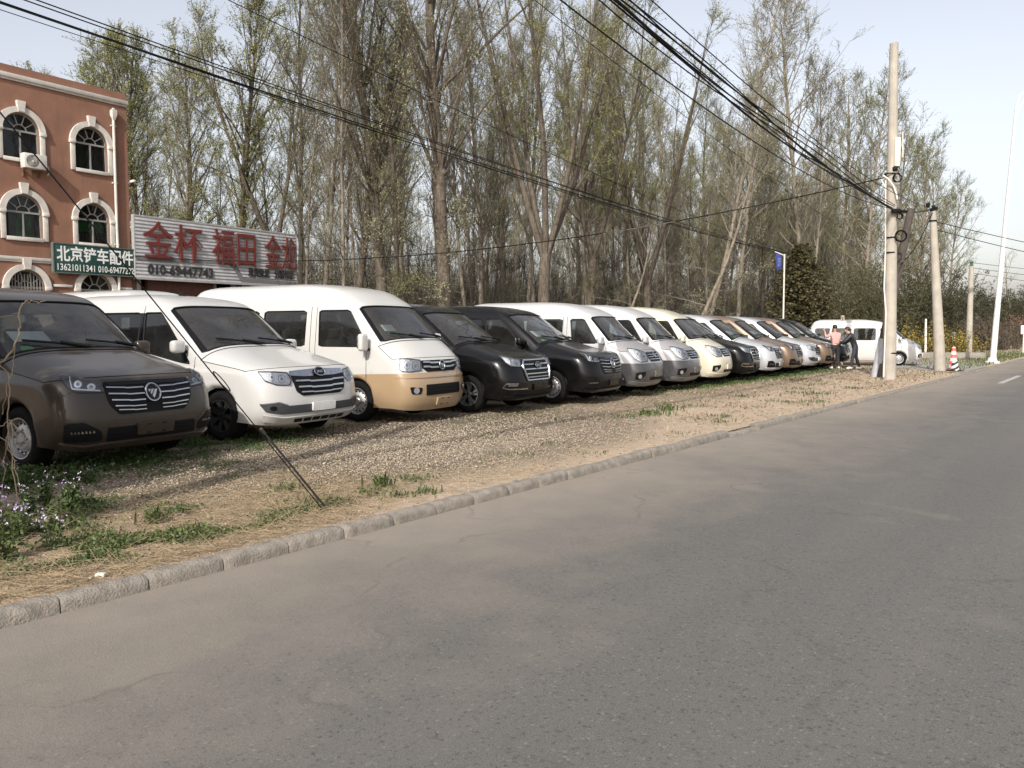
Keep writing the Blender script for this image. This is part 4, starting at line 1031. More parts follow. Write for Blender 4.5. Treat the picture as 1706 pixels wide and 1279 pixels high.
    for s1 in (-1, 1):
        m = MB(); m.box((mx+.02, s1*(my+.04), mz), (a, b, c), min(a, b, c)*.42, 0, None, 4)
        m.box((mx-.045, s1*(my+.04), mz), (.02, b*.7, c*.7), .008, 1)
        m.tube([(mx+.02, s1*(my-.16), mz-c*.42), (mx+.02, s1*(my-.02), mz-c*.40)], .022, 8, 2); m.build('wing_mirror', [bodymat, CHROME, BLACK], root)
    # handles
    for key, ob in list(obs.items()):
        if isinstance(key, tuple):
            nm, a, b = next(d for d in sp['doors'] if d[0] == key[0]); x = a+.12 if nm == 'door' else b-.14
            m = MB(); pr = sh.right if key[1] == 'r' else sh.left
            relief(m, rounded([(x, .955), (x+.20, .965), (x+.20, 1.0), (x, .99)], .015), pr, .028, .03, .05); m.build('handle', bodymat, ob)
    # wheels
    kk = (rim, sp['wr'])
    if kk not in WH: WH[kk] = wheel_mesh(rim, sp['wr'])
    ty, ri, hu = WH[kk]
    for ax in sp['axles']:
        for s1 in (-1, 1):
            o = link('wheel', hu, root); o.location = (ax, s1*sp['wy'], sp['wr'])
            o.rotation_euler = (R(90) if s1 < 0 else R(-90), 0, 0)
            if s1 < 0: o.rotation_euler = (R(90), random.uniform(0, 6.28)*0, 0)
            link('tyre', ty, o); link('rim', ri, o)
    # wipers
    zc = sp['rows'][[r[0] for r in sp['rows']].index('wb')][2]
    for y0, y1 in ((-.62, -.02), (.05, .62)):
        m = MB(); bar(m, [(y1, zc-.015), ((y0+y1)/2, zc+.035), (y0, zc+.065)], .016, sh.nose, .03, .012)
        bar(m, [(y1+.05, zc-.02), ((y0+y1)/2+.05, zc+.03)], .022, sh.nose, .045, .014); m.build('wiper', BLACK, root)
    t = MB(); pw = min(r[5] for r in sp['rows'][:4])                # lamps and bumper on the tail
    for s1 in (-1, 1): relief(t, [(s1*.70, .85), (s1*.8, .85), (s1*.8, 1.2), (s1*.72, 1.2)], sh.tail, .012)
    t.build('tail_light', mat('red_lens', (.35, .015, .012), .2, var=.1), root)
    return root, sh
def headlamps(root, sh, outline, inner, drl=None, dark=False):
    for s1 in (1, -1):
        f = (lambda o: o) if s1 > 0 else mir
        g = MB(); relief(g, f(outline), sh.nose, .020, .02, .04); h = g.build('headlight', LAMPCLEAR, root, 50)
        r_ = MB(); relief(r_, f(outline), sh.nose, .006, .012, .04, 1 if dark else 0)
        c = Vector((sum(p[0] for p in outline), sum(p[1] for p in outline)))/len(outline)
        loop = [tuple(c+(Vector(p)-c)*.965) for p in outline]
        for q in range(len(loop)): bar(r_, [f([loop[q]])[0], f([loop[(q+1) % len(loop)]])[0]], .013, sh.nose, .009, .006, 1)
        for (cy, cz, ry, rz) in inner:
            relief(r_, f(ellipse(cy, cz, ry, rz, 18)), sh.nose, .010, .006, .03, 3); relief(r_, f(ellipse(cy, cz, ry*.86, rz*.86, 16)), sh.nose, .013, .006, .03, 0)
            relief(r_, f(ellipse(cy, cz, ry*.42, rz*.42, 12)), sh.nose, .016, .006, .03, 3)
        if drl: bar(r_, [(s1*a, b) for a, b in drl], .014, sh.nose, .016, .01, 2)
        r_.build('reflector', [LAMPCHROME, LAMPDARK, mat('lamp_strip', (.72, .73, .74), .25, .2, var=.05), mat('lamp_bulb', (.35, .36, .38), .15, .5, var=.1)], h, 30)
def diamond_badge(mb, sh, cz, r, ring=True):
    if ring:
        q = [sh.nose(a, b) for a, b in ellipse(0, cz, r, r, 28)]; mb.tube([p+n*.028 for p, n in q]+[q[0][0]+q[0][1]*.028], r*.12, 6, 0)
    relief(mb, ellipse(0, cz, r*.97, r*.97, 24), sh.nose, .024, .02, .05, 1)
    k = r*.8
    for a, b, c, d in (((-.8, .42), (-.34, .42), (-.62, .02), (-.72, .10)), ((-.22, .42), (.22, .42), (-.36, -.36), (-.54, -.12)), ((.36, .42), (.82, .42), (.02, -.85), (-.26, -.5))):
        relief(mb, [(x*k, cz+y*k) for x, y in (a, b, c, d)], sh.nose, .032, .012, .05, 0)
def oval_badge(mb, sh, cz, rx, rz, word):
    q = [sh.nose(a, b) for a, b in ellipse(0, cz, rx, rz, 28)]; mb.tube([p+n*.04 for p, n in q]+[q[0][0]+q[0][1]*.04], .008, 6, 0)
    relief(mb, ellipse(0, cz, rx*.98, rz*.98, 24), sh.nose, .036, .03, .05, 1)
    put_text(mb, sh, word, (-rx*.66, rx*.66, cz-rz*.42, cz+rz*.42), .041, 0, .05)
def plate(root, sh, z0, z1, hw, m, holes=True):
    g = MB(); relief(g, rounded([(-hw, z0), (hw, z0), (hw, z1), (-hw, z1)], .012), sh.nose, .035, .03, .08)
    o = g.build('licence_plate' if not holes else 'plate_holder', m, root)
    if holes:
        h = MB()
        for x in (-.09, .09):
            for z in (z0+.02, z1-.02): relief(h, [(x-.022, z-.008), (x+.022, z-.008), (x+.022, z+.008), (x-.022, z+.008)], sh.nose, .037, .003)
        h.build('slot', BLACK, o)
class Low:
    """a body whose nose features sit a little lower towards the bonnet"""
    def __init__(s, sh): s.sh, s.tail = sh, sh.tail
    def nose(s, y, z): return s.sh.nose(y, z-.075*min(1, max(0, (z-.45)/.3)))
def front_diamond(root, sh, pm):             # wide hexagonal grille, swept lamps, ring badge
    sh = Low(sh)
    g = MB(); relief(g, rounded([(-.57, 1.0), (-.52, .80), (-.40, .635), (.40, .635), (.52, .80), (.57, 1.0)], .03), sh.nose, .010, .02, .045)
    gr = g.build('grille', BLACK, root)
    b = MB(); relief(b, rounded([(-.54, .995), (-.50, .955), (.50, .955), (.54, .995)], .01), sh.nose, .018, .015, .08, 1)
    for z, hw in ((.93, .54), (.868, .52), (.806, .49), (.744, .455), (.69, .42)):
        for s1 in (-1, 1): bar(b, [(s1*.1, z-.006), (s1*hw*.55, z-.006), (s1*hw*.62, z), (s1*hw, z+.012)][::s1], .0135, sh.nose, .026, .022)
    b.build('grille_bar', [CHROME, GLOSSB], gr, 30)
    e = MB(); diamond_badge(e, sh, .865, .088); e.build('emblem', [CHROME, GLOSSB], gr, 30)
    headlamps(root, sh, [(.585, 1.0), (.555, .90), (.86, .905), (.98, .95), (1.16, 1.08), (1.0, 1.075), (.8, 1.035)], [(.70, .955, .055, .038), (.86, .985, .055, .04)], [(.98, 1.06), (.93, .94), (.60, .912)], True)
    for s1 in (1, -1):
        f = (lambda o: o) if s1 > 0 else mir
        k = MB(); relief(k, f(rounded([(.60, .34), (.60, .42), (.70, .50), (.80, .565), (1.04, .55), (1.07, .34)], .03)), sh.nose, .010, .02, .045)
        for z in (.40, .47, .52): bar(k, [(s1*(.62 if z < .45 else .8), z), (s1*1.05, z)][::s1], .012, sh.nose, .014, .01)
        fo = k.build('fog_recess', BLACK, root)
        k = MB()
        for q in range(7): relief(k, [(s1*(.68+q*.042), .425), (s1*(.705+q*.042), .425), (s1*(.70+q*.042), .45), (s1*(.685+q*.042), .445)][::s1], sh.nose, .016, .01)
        k.build('daytime_lamp', CHROME, fo)
        k = MB(); bar(k, [(s1*.58, .43), (s1*.70, .52), (s1*.80, .585), (s1*1.08, .575)][::s1], .02, sh.nose, .012, .02); k.build('bumper_crease', pm, root)
    k = MB(); relief(k, [(-.56, .33), (.56, .33), (.53, .47), (-.53, .47)], sh.nose, .010, .02, .045)
    for z in (.37, .41, .445): bar(k, [(-.53, z), (.53, z)], .012, sh.nose, .014, .01)
    k.build('lower_grille', BLACK, root)
    plate(root, sh, .365, .495, .22, pm)
    k = MB(); bar(k, [(-1.15, .315), (-.8, .275), (-.55, .295), (.55, .295), (.8, .275), (1.15, .315)], .05, sh.nose, .03, .05); k.build('front_lip', pm, root)
def front_oval(root, sh, pm, hexa=False):
    sh = Low(sh)
    g = MB(); b = MB()
    if hexa:
        o = rounded([(-.46, 1.0), (-.52, .90), (-.41, .62), (.41, .62), (.52, .90), (.46, 1.0)], .03)
        relief(g, o, sh.nose, .010, .02, .045); gr = g.build('grille', BLACK, root)
        q = [sh.nose(a, c) for a, c in resample(o, .05)]; b.tube([p+n*.014 for p, n in q]+[q[0][0]+q[0][1]*.014], .019, 6)
        for z, hw in ((.925, .48), (.845, .46), (.765, .43), (.69, .40)): bar(b, [(-hw, z), (hw, z)], .020, sh.nose, .024, .02)
        cz = .90
    else:
        relief(g, rounded([(-.54, .945), (-.46, .73), (-.36, .655), (.36, .655), (.46, .73), (.54, .945)], .03), sh.nose, .010, .02, .045); gr = g.build('grille', BLACK, root)
        relief(b, rounded([(-.57, .945), (-.55, 1.0), (0, 1.02), (.55, 1.0), (.57, .945), (.3, .925), (-.3, .925)], .012), sh.nose, .014, .015, .08)
        for z, hw in ((.865, .475), (.79, .44), (.715, .395)): bar(b, [(-hw, z+.008), (-hw*.5, z+.004), (-hw*.42, z-.006), (hw*.42, z-.006), (hw*.5, z+.004), (hw, z+.008)], .021, sh.nose, .028, .022)
        cz = .965
    b.build('grille_bar', CHROME, gr, 30)
    e = MB(); oval_badge(e, sh, cz, .10, .05, 'JAC'); e.build('emblem', [CHROME, GLOSSB], gr, 30)
    if hexa:
        headlamps(root, sh, [(.545, 1.02), (.57, .89), (.86, .905), (1.0, .97), (1.10, 1.085), (.9, 1.06)], [(.68, .955, .05, .045), (.85, .98, .055, .045)], [(.6, .90), (.86, .92), (1.0, .985)])
    else:
        headlamps(root, sh, [(.59, .985), (.53, .90), (.57, .825), (.80, .835), (.99, .885), (1.13, 1.005), (.8, 1.0)], [(.70, .905, .06, .055), (.87, .93, .05, .05)], [(.6, .835), (.8, .85), (.98, .90)])
    if hexa:
        for s1 in (1, -1):
            k = MB()
            for ln in ([(.70, .555), (1.02, .565), (1.12, .47), (.95, .44), (.42, .435)], [(.72, .515), (.98, .52)]): bar(k, [(s1*a, c) for a, c in ln][::s1], .022, sh.nose, .016, .02)
            k.build('fog_trim', CHROME, root)
        k = MB(); relief(k, [(-.8, .33), (.8, .33), (.75, .40), (-.75, .40)], sh.nose, .010, .02, .045); k.build('lower_grille', BLACK, root)
        plate(root, sh, .40, .53, .22, GLOSSB)
        k = MB(); bar(k, [(-1.1, .30), (1.1, .30)], .03, sh.nose, .02, .02); k.build('front_lip', BLACK, root)
    else:
        top = [(1.10, .535), (.76, .56), (.62, .505)]; bot = [(1.0, .425), (.72, .385)]
        k = MB(); relief(k, rounded(top+[(-a, b_) for a, b_ in top[::-1]]+[(-a, b_) for a, b_ in bot]+bot[::-1], .03), sh.nose, .010, .02, .045)
        for s1 in (1, -1): relief(k, ellipse(s1*.86, .475, .06, .04, 16), sh.nose, .012, .01, .05, 1)
        k.build('lower_grille', [mat('grey_mesh', (.035, .036, .04), .5, var=.5, scale=160, bmp=.8, bscale=160), BLACK], root)
        for s1 in (1, -1):
            k = MB(); bar(k, [(s1*a, b_) for a, b_ in ((1.10, .545), (.76, .572), (.62, .515))][::s1], .016, sh.nose, .016, .018); k.build('fog_trim', CHROME, root)
        plate(root, sh, .40, .53, .215, WHITEP, False)
        k = MB(); bar(k, [(-1.05, .345), (-.7, .30), (.7, .30), (1.05, .345)], .085, sh.nose, .012, .02); lp = k.build('front_lip', pm, root)
        k = MB()
        for q in range(6): relief(k, [(-.5+q*.17, .272), (-.36+q*.17, .272), (-.36+q*.17, .318), (-.5+q*.17, .318)], sh.nose, .016, .004)
        k.build('air_slot', BLACK, lp)
def front_cab(root, sh, pm):
    g = MB(); relief(g, rounded([(-.53, .985), (-.52, .87), (-.40, .805), (.40, .805), (.52, .87), (.53, .985)], .02), sh.nose, .010, .02, .045); gr = g.build('grille', BLACK, root)
    b = MB()
    for z in (.945, .875):
        for s1 in (-1, 1): bar(b, [(s1*.06, z), (s1*.30, z), (s1*.34, z+.012), (s1*.50, z+.014)][::s1], .026, sh.nose, .024, .02)
    b.build('grille_bar', CHROME, gr, 30)
    e = MB(); diamond_badge(e, sh, .905, .072); e.build('emblem', [CHROME, GLOSSB], gr, 30)
    headlamps(root, sh, [(.545, .995), (.545, .83), (.80, .81), (1.0, .82), (1.06, .86), (1.03, 1.02), (.75, 1.01)], [(.68, .905, .075, .07), (.88, .92, .07, .075)], None)
    k = MB(); relief(k, rounded([(-.47, .61), (-.47, .44), (.47, .44), (.47, .61)], .015), sh.nose, .010, .02, .045)
    for z in (.50, .56): bar(k, [(-.45, z), (.45, z)], .014, sh.nose, .016, .01)
    k.build('lower_grille', BLACK, root)
    for s1 in (1, -1):
        k = MB(); relief(k, rounded([(s1*a, b_) for a, b_ in ((.56, .565), (.60, .47), (.80, .47), (.84, .585))][::s1], .03), sh.nose, .010, .02, .045)
        relief(k, ellipse(s1*.70, .525, .062, .05, 16), sh.nose, .014, .012, .05, 1); k.build('fog_light', [BLACK, mat('lamp_bulb', (.35, .36, .38), .15, .5, var=.1)], root, 30)
    plate(root, sh, .275, .40, .21, pm)
    k = MB(); bar(k, [(-1.2, .73), (1.2, .73)], .03, sh.nose, .012, .012); k.build('bumper_crease', pm, root)
def front_teardrop(root, sh, pm, lip):
    g = MB(); relief(g, rounded([(-.40, .985), (-.40, .86), (-.30, .77), (.30, .77), (.40, .86), (.40, .985)], .03), sh.nose, .010, .02, .045); gr = g.build('grille', BLACK, root)
    b = MB()
    for z, hw in ((.965, .39), (.915, .38), (.865, .37), (.815, .32)): bar(b, [(-hw, z), (hw, z)], .014, sh.nose, .024, .02)
    b.build('grille_bar', CHROME, gr, 30)
    e = MB(); relief(e, ellipse(0, .90, .06, .05, 18), sh.nose, .034, .02, .05, 0); relief(e, [(-.035, .885), (.035, .885), (.0, .94)], sh.nose, .038, .008, .05, 1); e.build('emblem', [CHROME, GLOSSB], gr, 30)
    headlamps(root, sh, [(.44, .97), (.42, .86), (.50, .77), (.80, .76), (1.0, .84), (1.14, .98), (1.16, 1.06), (.9, 1.06), (.62, 1.02)], [(.60, .88, .085, .08), (.83, .93, .085, .085)], None)
    for s1 in (1, -1):
        k = MB(); relief(k, rounded([(s1*a, b_) for a, b_ in ((.62, .56), (.66, .47), (.82, .39), (1.0, .39), (.98, .54))][::s1], .03), sh.nose, .010, .02, .045)
        relief(k, ellipse(s1*.84, .455, .06, .045, 16), sh.nose, .014, .012, .05, 1); k.build('fog_light', [BLACK, mat('lamp_bulb', (.35, .36, .38), .15, .5, var=.1)], root, 30)
    k = MB(); relief(k, rounded([(-.42, .43), (-.40, .36), (.40, .36), (.42, .43)], .015), sh.nose, .010, .02, .045); k.build('lower_grille', BLACK, root)
    plate(root, sh, .43, .555, .2, lip)
    k = MB(); bar(k, [(-1.2, .33), (-.8, .29), (.8, .29), (1.2, .33)], .07, sh.nose, .014, .02); k.build('front_lip', lip, root)
def dup_tree(o, parent=None):
    c = o.copy(); COL.objects.link(c)
    if parent is not None: c.parent = parent; c.matrix_parent_inverse = o.matrix_parent_inverse
    for ch in o.children: dup_tree(ch, c)
    return c
def recolour(o, ch):
    if o.type == 'MESH':
        for sl_ in o.material_slots:
            if sl_.material in ch: m = ch[sl_.material]; sl_.link = 'OBJECT'; sl_.material = m
    for c in o.children: recolour(c, ch)
def place(o, x, y, bearing, label=None):
    o.location = (x, y, 0); o.rotation_euler = (0, 0, R(90-bearing))
    if label: o['label'] = label
    return o
ROW = 'vans parked in a row on the gravel'; HD = 119.5
BROWN_SHADE = paint('brown_paint_shaded', (.042, .032, .025), .25, .35, dust=.10, gloss=.45)  # the brown of the nearest van, tree shade darkened into its colour
BROWN_SUN = paint('brown_paint_sunlit', (.155, .105, .070), .4, .35, dust=.2)  # same brown for the far vans, with sunlight brightened into the colour
WHITE = paint('white_paint', (.47, .465, .45), 0., .3, dust=.2)
TWOTONE = paint('white_and_beige_paint', (.47, .465, .44), 0., .3, lower=(.31, .22, .13), line=.80, slope=-.035, dust=.14)
BLACKP = paint('black_paint', (.003, .003, .0033), 0., .25, dust=.02, gloss=.35)
SILVERW = paint('silver_paint', (.46, .47, .49), .35, .34, dust=.2)
DUO = paint('silver_and_grey_paint', (.46, .46, .465), .1, .33, lower=(.042, .042, .045), line=.74, slope=.0, front=((.25, .25, .26), -.08), dust=.34)
CREAM = paint('cream_paint', (.53, .495, .385), 0., .32, dust=.14)
GREYLIP = paint('grey_paint', (.12, .12, .125), .3, .35, dust=.25)
v1, s1_ = body_van('parked_van', MPV, BROWN_SHADE, 'steel', 'brown van with round badge and steel wheels, nearest at the left edge', 'van', ROW); front_diamond(v1, s1_, BROWN_SHADE)
def windscreen_papers(root, sh, items):
    for nm, out, m in items:
        k = MB(); relief(k, out, sh.nose, -.03, .004); k.build(nm, m, root)
windscreen_papers(v1, s1_, [('paper_sheet', [(-.66, 1.36), (-.30, 1.36), (-.30, 1.47), (-.66, 1.47)], PAPER), ('round_sticker', ellipse(-.60, 1.285, .06, .03, 14), GREENST)])
v2, s2_ = body_van('parked_van', MPV, WHITE, 'dark', 'white van with chrome barred grille and a blank white plate', 'van', ROW); front_oval(v2, s2_, WHITE)
k = MB(); p = s2_.top(-2.75, 0)[0]; k.prism([(-.09, 0), (.06, 0), (-.05, .075), (-.09, .08)], -.012, .012, 0, Matrix.Translation(p-Vector((0, 0, .01))) @ Matrix.Rotation(R(90), 4, 'X')); k.build('antenna', BLACK, v2)
v3, s3_ = body_van('parked_van', HIROOF, TWOTONE, 'steel', 'high-roofed van, white above and beige below, third from the left', 'van', ROW); front_cab(v3, s3_, TWOTONE)
windscreen_papers(v3, s3_, [('paper_sheet', [(-.62, 1.47), (-.40, 1.47), (-.40, 1.57), (-.62, 1.57)], PAPER), ('round_sticker', ellipse(-.5, 1.42, .07, .03, 14), GREENST)])
v4, s4_ = body_van('parked_van', MPV, BLACKP, 'alloy', 'black van with a chrome-framed six-sided grille beside the white and beige van', 'van', ROW); front_oval(v4, s4_, BLACKP, True)
v5 = dup_tree(v1); recolour(v5, {BROWN_SHADE: BLACKP})
v6, s6_ = body_van('parked_van', MIDROOF, DUO, 'steel', 'silver van with dark grey bumper next to the black van with steel wheels', 'van', ROW); front_teardrop(v6, s6_, DUO, GREYLIP)
v7 = dup_tree(v6); v8 = dup_tree(v6); recolour(v8, {DUO: CREAM, GREYLIP: CREAM})
v9 = dup_tree(v4); v10 = dup_tree(v1); recolour(v10, {BROWN_SHADE: SILVERW}); v11 = dup_tree(v1); recolour(v11, {BROWN_SHADE: BROWN_SUN})
v12 = dup_tree(v2); recolour(v12, {WHITE: SILVERW}); v13 = dup_tree(v1); recolour(v13, {BROWN_SHADE: BROWN_SUN}); v14 = dup_tree(v1); recolour(v14, {BROWN_SHADE: BLACKP})
place(v1, -3.83, 8.58, HD); place(v2, -2.54, 10.77, HD); place(v3, -1.09, 12.95, HD); place(v4, .49, 14.5, HD)
place(v5, 2.06, 16.3, HD, 'black van with a round badge and bare steel wheel, beside the silver van')
far = [(v6, 'silver van with dark grey bumper next to the black van with steel wheels'), (v7, 'second silver van with dark grey bumper, beside the cream van'), (v8, 'cream van with a tall roof between a silver and a black van'),
       (v9, 'glossy black van just right of the cream van'), (v10, 'silver van with round badge between the glossy black and a brown van'),
       (v11, 'brown metallic van between the two silver vans near the far end'), (v12, 'silver van between two brown vans near the far end of the row'),
       (v13, 'brown metallic van second from the far end of the row'), (v14, 'dark van last in the row, behind the two people')]
for k, (o, lb) in enumerate(far): place(o, 3.29+1.283*k, 18.08+1.779*k, HD, lb)
v15 = dup_tree(v3); recolour(v15, {TWOTONE: WHITE}); place(v15, 2.1, 26.1, HD, 'white high-roofed van parked behind the row, its roof showing over the black vans'); v15['group'] = 'white vans behind the row'
v16 = dup_tree(v3); recolour(v16, {TWOTONE: WHITE}); place(v16, -6.72-4.63, 15.85+2.6, HD+180, 'white van behind the row with red and white reflective tape on its tail edge'); v16['group'] = 'white vans behind the row'
k = MB()
for q in range(7): relief(k, [(-.45+q*.13, 2.06), (-.33+q*.13, 2.06), (-.33+q*.13, 2.12), (-.45+q*.13, 2.12)], s3_.tail, .006, .004, .05, q % 2)
k.build('reflective_tape', [mat('tape_red', (.5, .04, .03), .4, var=.1), mat('tape_white', (.75, .75, .75), .4, var=.05)], v16)
v17 = dup_tree(v6); recolour(v17, {DUO: WHITE, GREYLIP: WHITE})
q = at_ = Vector(((1437-CX)/FPX*34.6, 34.6, 0)); hb = R(111.5)
v17.scale = (.91,)*3; place(v17, q.x+2.28*math.sin(hb), q.y+2.28*math.cos(hb), 111.5, 'white van seen broadside behind the tall pole at the far end'); v17['group'] = 'white vans behind the row'
# ------------------------------------------------------------------ trees
def bark(name, c0, c1, vs=2.2):
    m, t, p = nt(name); tc = nd(t, 'ShaderNodeTexCoord'); mp = nd(t, 'ShaderNodeMapping'); mp.inputs['Scale'].default_value = (6, 6, 1.3); t.links.new(tc.outputs['Object'], mp.inputs['Vector'])
    a = noise(t, vs, 6, .7, vec=mp.outputs[0]); mp2 = nd(t, 'ShaderNodeMapping'); mp2.inputs['Scale'].default_value = (1.2, 1.2, 5); t.links.new(tc.outputs['Object'], mp2.inputs['Vector'])
    b = noise(t, 1.6, 4, .7, vec=mp2.outputs[0])
    c = mix(t, ramp(t, a, .35, .65), c0, c1); c = mix(t, ramp(t, b, .58, .66, 0, .75), c, sc(c0, .45))
    t.links.new(c, p.inputs['Base Color']); p.inputs['Roughness'].default_value = .95; p.inputs['Specular IOR Level'].default_value = .1; bump(t, p, a, .8, .03); return m
BARK_A = bark('bark_brown', (.058, .048, .038), (.15, .125, .098)); BARK_P = bark('bark_pale', (.115, .098, .077), (.26, .225, .175)); BARK_D = bark('bark_dark', (.042, .035, .028), (.10, .085, .066))
TWIG = mat('twig', (.088, .079, .055), .9, var=.25, scale=.8); TWIG_P = mat('twig_pale', (.155, .14, .105), .9, var=.25, scale=.8)
def leafmat(name, c, var=.35):
    m, t, p = nt(name); g = nd(t, 'ShaderNodeNewGeometry')
    t.links.new(mix(t, g.outputs['Random Per Island'], sc(c, 1-var), sc(c, 1+var)), p.inputs['Base Color']); p.inputs['Roughness'].default_value = .6
    p.inputs['Specular IOR Level'].default_value = .3; return m
LEAF_O = leafmat('leaf_olive', (.185, .19, .065)); LEAF_B = leafmat('catkin_brown', (.14, .12, .072)); LEAF_G = leafmat('leaf_green', (.10, .125, .035)); LEAF_S = leafmat('leaf_silver', (.25, .245, .15))
def walk(p, d, L, n, wob, up, rng):
    pts = [p.copy()]; st = L/n
    for _ in range(n):
        d = d+rng.normal(size=3)*wob; d[2] += up; d /= np.linalg.norm(d); p = p+d*st; pts.append(p.copy())
    return pts, d
def perp(d, az):
    a = np.cross(d, [0, 0, 1.] if abs(d[2]) < .95 else [1., 0, 0]); a /= np.linalg.norm(a); b = np.cross(d, a); return a*math.cos(az)+b*math.sin(az)
def tree_mesh(sd, H, r0, t0=.3, nl=20, Lm=4.5, ang=(30, 55), stems=1, fork=.0, leaf=None, nleaf=3, lsize=.06, tw=7, twl=(.35, .9), nb=8, lean=(0, 0), barkm=None, twm=None, wob=.03, knob=0, drop=0., low=0, tr=.0052):
    rng = np.random.default_rng(sd); tk = MB(); pile = Pile(); T0, T1, TR0, TR1 = [], [], [], []; B0_, B1_, BR0, BR1 = [], [], [], []; limbs = []
    base, d0 = walk(np.zeros(3)+[0, 0, -.3], np.array([lean[0], lean[1], 1.]), (fork if fork else 1.)*H, 14, wob, .02, rng)
    def rad(t): return r0*(1.18-.18*min(1, t*8))*(1-t*.86)**.9 if not fork else r0*(1-.12*t)
    tk.tube(base, [rad(i/14)*(1.35 if i == 0 else 1) for i in range(15)], 12)
    axes = []
    if fork:
        for s_ in range(stems):
            az = 2*math.pi*s_/stems+rng.uniform(-.3, .3); a = R(rng.uniform(9, 24)); d = d0*math.cos(a)+perp(d0, az)*math.sin(a)
            ps, _ = walk(base[-1]-d0*.3, d, (1-fork)*H*rng.uniform(.85, 1.), 12, .035, .035, rng); rs = r0*rng.uniform(.5, .62)
            tk.tube(ps, [rs*(1-i/12*.88) for i in range(13)], 8); axes.append((ps, rs, .12))
    else: axes.append((base, r0, t0))
    for ps, rs, ta in axes:
        k = max(4, int(nl/len(axes))); tot = H if not fork else H*(1-fork)
        for q in range(k):
            t = ta+(0.98-ta)*(q+rng.uniform(0, .8))/k; f = t*(len(ps)-1); i = min(int(f), len(ps)-2); p = ps[i]+(ps[i+1]-ps[i])*(f-i); d = ps[i+1]-ps[i]; d /= np.linalg.norm(d)
            a = R(rng.uniform(*ang))*(1.15-.4*t); az = q*2.4+rng.uniform(-.5, .5); dl = d*math.cos(a)+perp(d, az)*math.sin(a)
            tt = (t-ta)/(1-ta); L = Lm*(.35+.65*math.sin(math.pi*min(1, .25+.72*tt)))*rng.uniform(.65, 1.1); rl = min(rs*(1-t*.86)*.55, .012*L+.014)
            lp_, _ = walk(p, dl, L, 6, .08, .07, rng); limbs.append((lp_, rl, L)); tk.tube(lp_, [rl*(1-e/6*.8) for e in range(7)], 5, 0, False)
    if knob:                                      # swellings where the crown was once lopped
        for t in (t0, t0+.17, t0+.32)[:knob]:
            f = t*14; i = int(f); p = base[i]; rr_ = rad(t)
            for _ in range(5): tk.lathe([(.001, -rr_*.9), (rr_*.62, -rr_*.5), (rr_*.8, 0), (rr_*.5, rr_*.6), (.001, rr_*.8)], 8, 0, Matrix.Translation(Vector(p)+Vector((rng.uniform(-.6, .6)*rr_, rng.uniform(-.6, .6)*rr_, rng.uniform(-.3, .3)))))
            for q in range(9):
                az = 2*math.pi*q/9; a = R(rng.uniform(14, 48)); d = np.array([math.sin(a)*math.cos(az), math.sin(a)*math.sin(az), math.cos(a)]); L = Lm*rng.uniform(.7, 1.25)
                lp_, _ = walk(p+d*rr_*.5, d, L, 6, .06, .05, rng); limbs.append((lp_, .012*L+.012, L)); tk.tube(lp_, [(.012*L+.012)*(1-e/6*.8) for e in range(7)], 5, 0, False)
    for q in range(low):                           # dead lower branches
        t = rng.uniform(.08, t0); i = int(t*14); p = base[i]; az = rng.uniform(0, 6.28); d = np.array([math.cos(az), math.sin(az), rng.uniform(-.1, .6)])
        lp_, _ = walk(p, d/np.linalg.norm(d), rng.uniform(1.2, 3.2), 6, .16, .0, rng); limbs.append((lp_, .022, 1.6)); tk.tube(lp_, [.022*(1-e/6*.8) for e in range(7)], 4, 0, False)
    for lp_, rl, L in limbs:
        for q in range(nb):
            t = rng.uniform(.18, 1.); f = t*6; i = min(int(f), 5); p = lp_[i]+(lp_[i+1]-lp_[i])*(f-i); d = lp_[i+1]-lp_[i]; d /= np.linalg.norm(d)
            a = R(rng.uniform(20, 50)); db = d*math.cos(a)+perp(d, rng.uniform(0, 6.28))*math.sin(a); Lb = L*rng.uniform(.22, .42)*(1.15-.5*t)
            bp, _ = walk(p, db, Lb, 3, .10, .06, rng)
            for e in range(3): B0_.append(bp[e]); B1_.append(bp[e+1]); BR0.append(.011*(1-e/3.6)); BR1.append(.011*(1-(e+1)/3.6))
            m = tw; f = rng.uniform(.1, 1, m)*3; ii = np.minimum(f.astype(int), 2); bp_ = np.array(bp); s_ = bp_[ii]+(bp_[ii+1]-bp_[ii])*(f-ii)[:, None]
            dd = (bp_[-1]-bp_[0])/max(Lb, .01)*.75+rng.normal(size=(m, 3))*.45; dd[:, 2] += .28-drop; dd /= np.linalg.norm(dd, axis=1, keepdims=True)
            T0.append(s_); T1.append(s_+dd*rng.uniform(*twl, m)[:, None])
    tr0, tr1 = np.concatenate(T0), np.concatenate(T1)
    pile.add(prisms(B0_, B1_, np.array(BR0), np.array(BR1), 3), 0); pile.add(prisms(tr0, tr1, tr, tr*.5, 3), 0)
    if leaf is not None:
        n_ = len(tr0)*nleaf; k = rng.integers(0, len(tr0), n_); f = rng.uniform(.25, 1.05, n_)[:, None]
        pile.add(leaves_q(tr0[k]+(tr1[k]-tr0[k])*f+rng.normal(size=(n_, 3))*.02, lsize, rng, drop), 1)
    return tk.mesh('trunk', barkm or BARK_A, 60), pile.mesh('crown', [twm or TWIG, leaf or LEAF_O])
def tree(ms, label, x, y, sc_=1., rz=None, group=None, name='poplar_tree', cat='tree', sz=None):
    t_ = thing(name, label, cat, (x, y, 0), random.uniform(0, 6.28) if rz is None else rz, group); t_.scale = (sc_, sc_, sz or sc_)
    link('trunk', ms[0], t_); link('crown', ms[1], t_); return t_
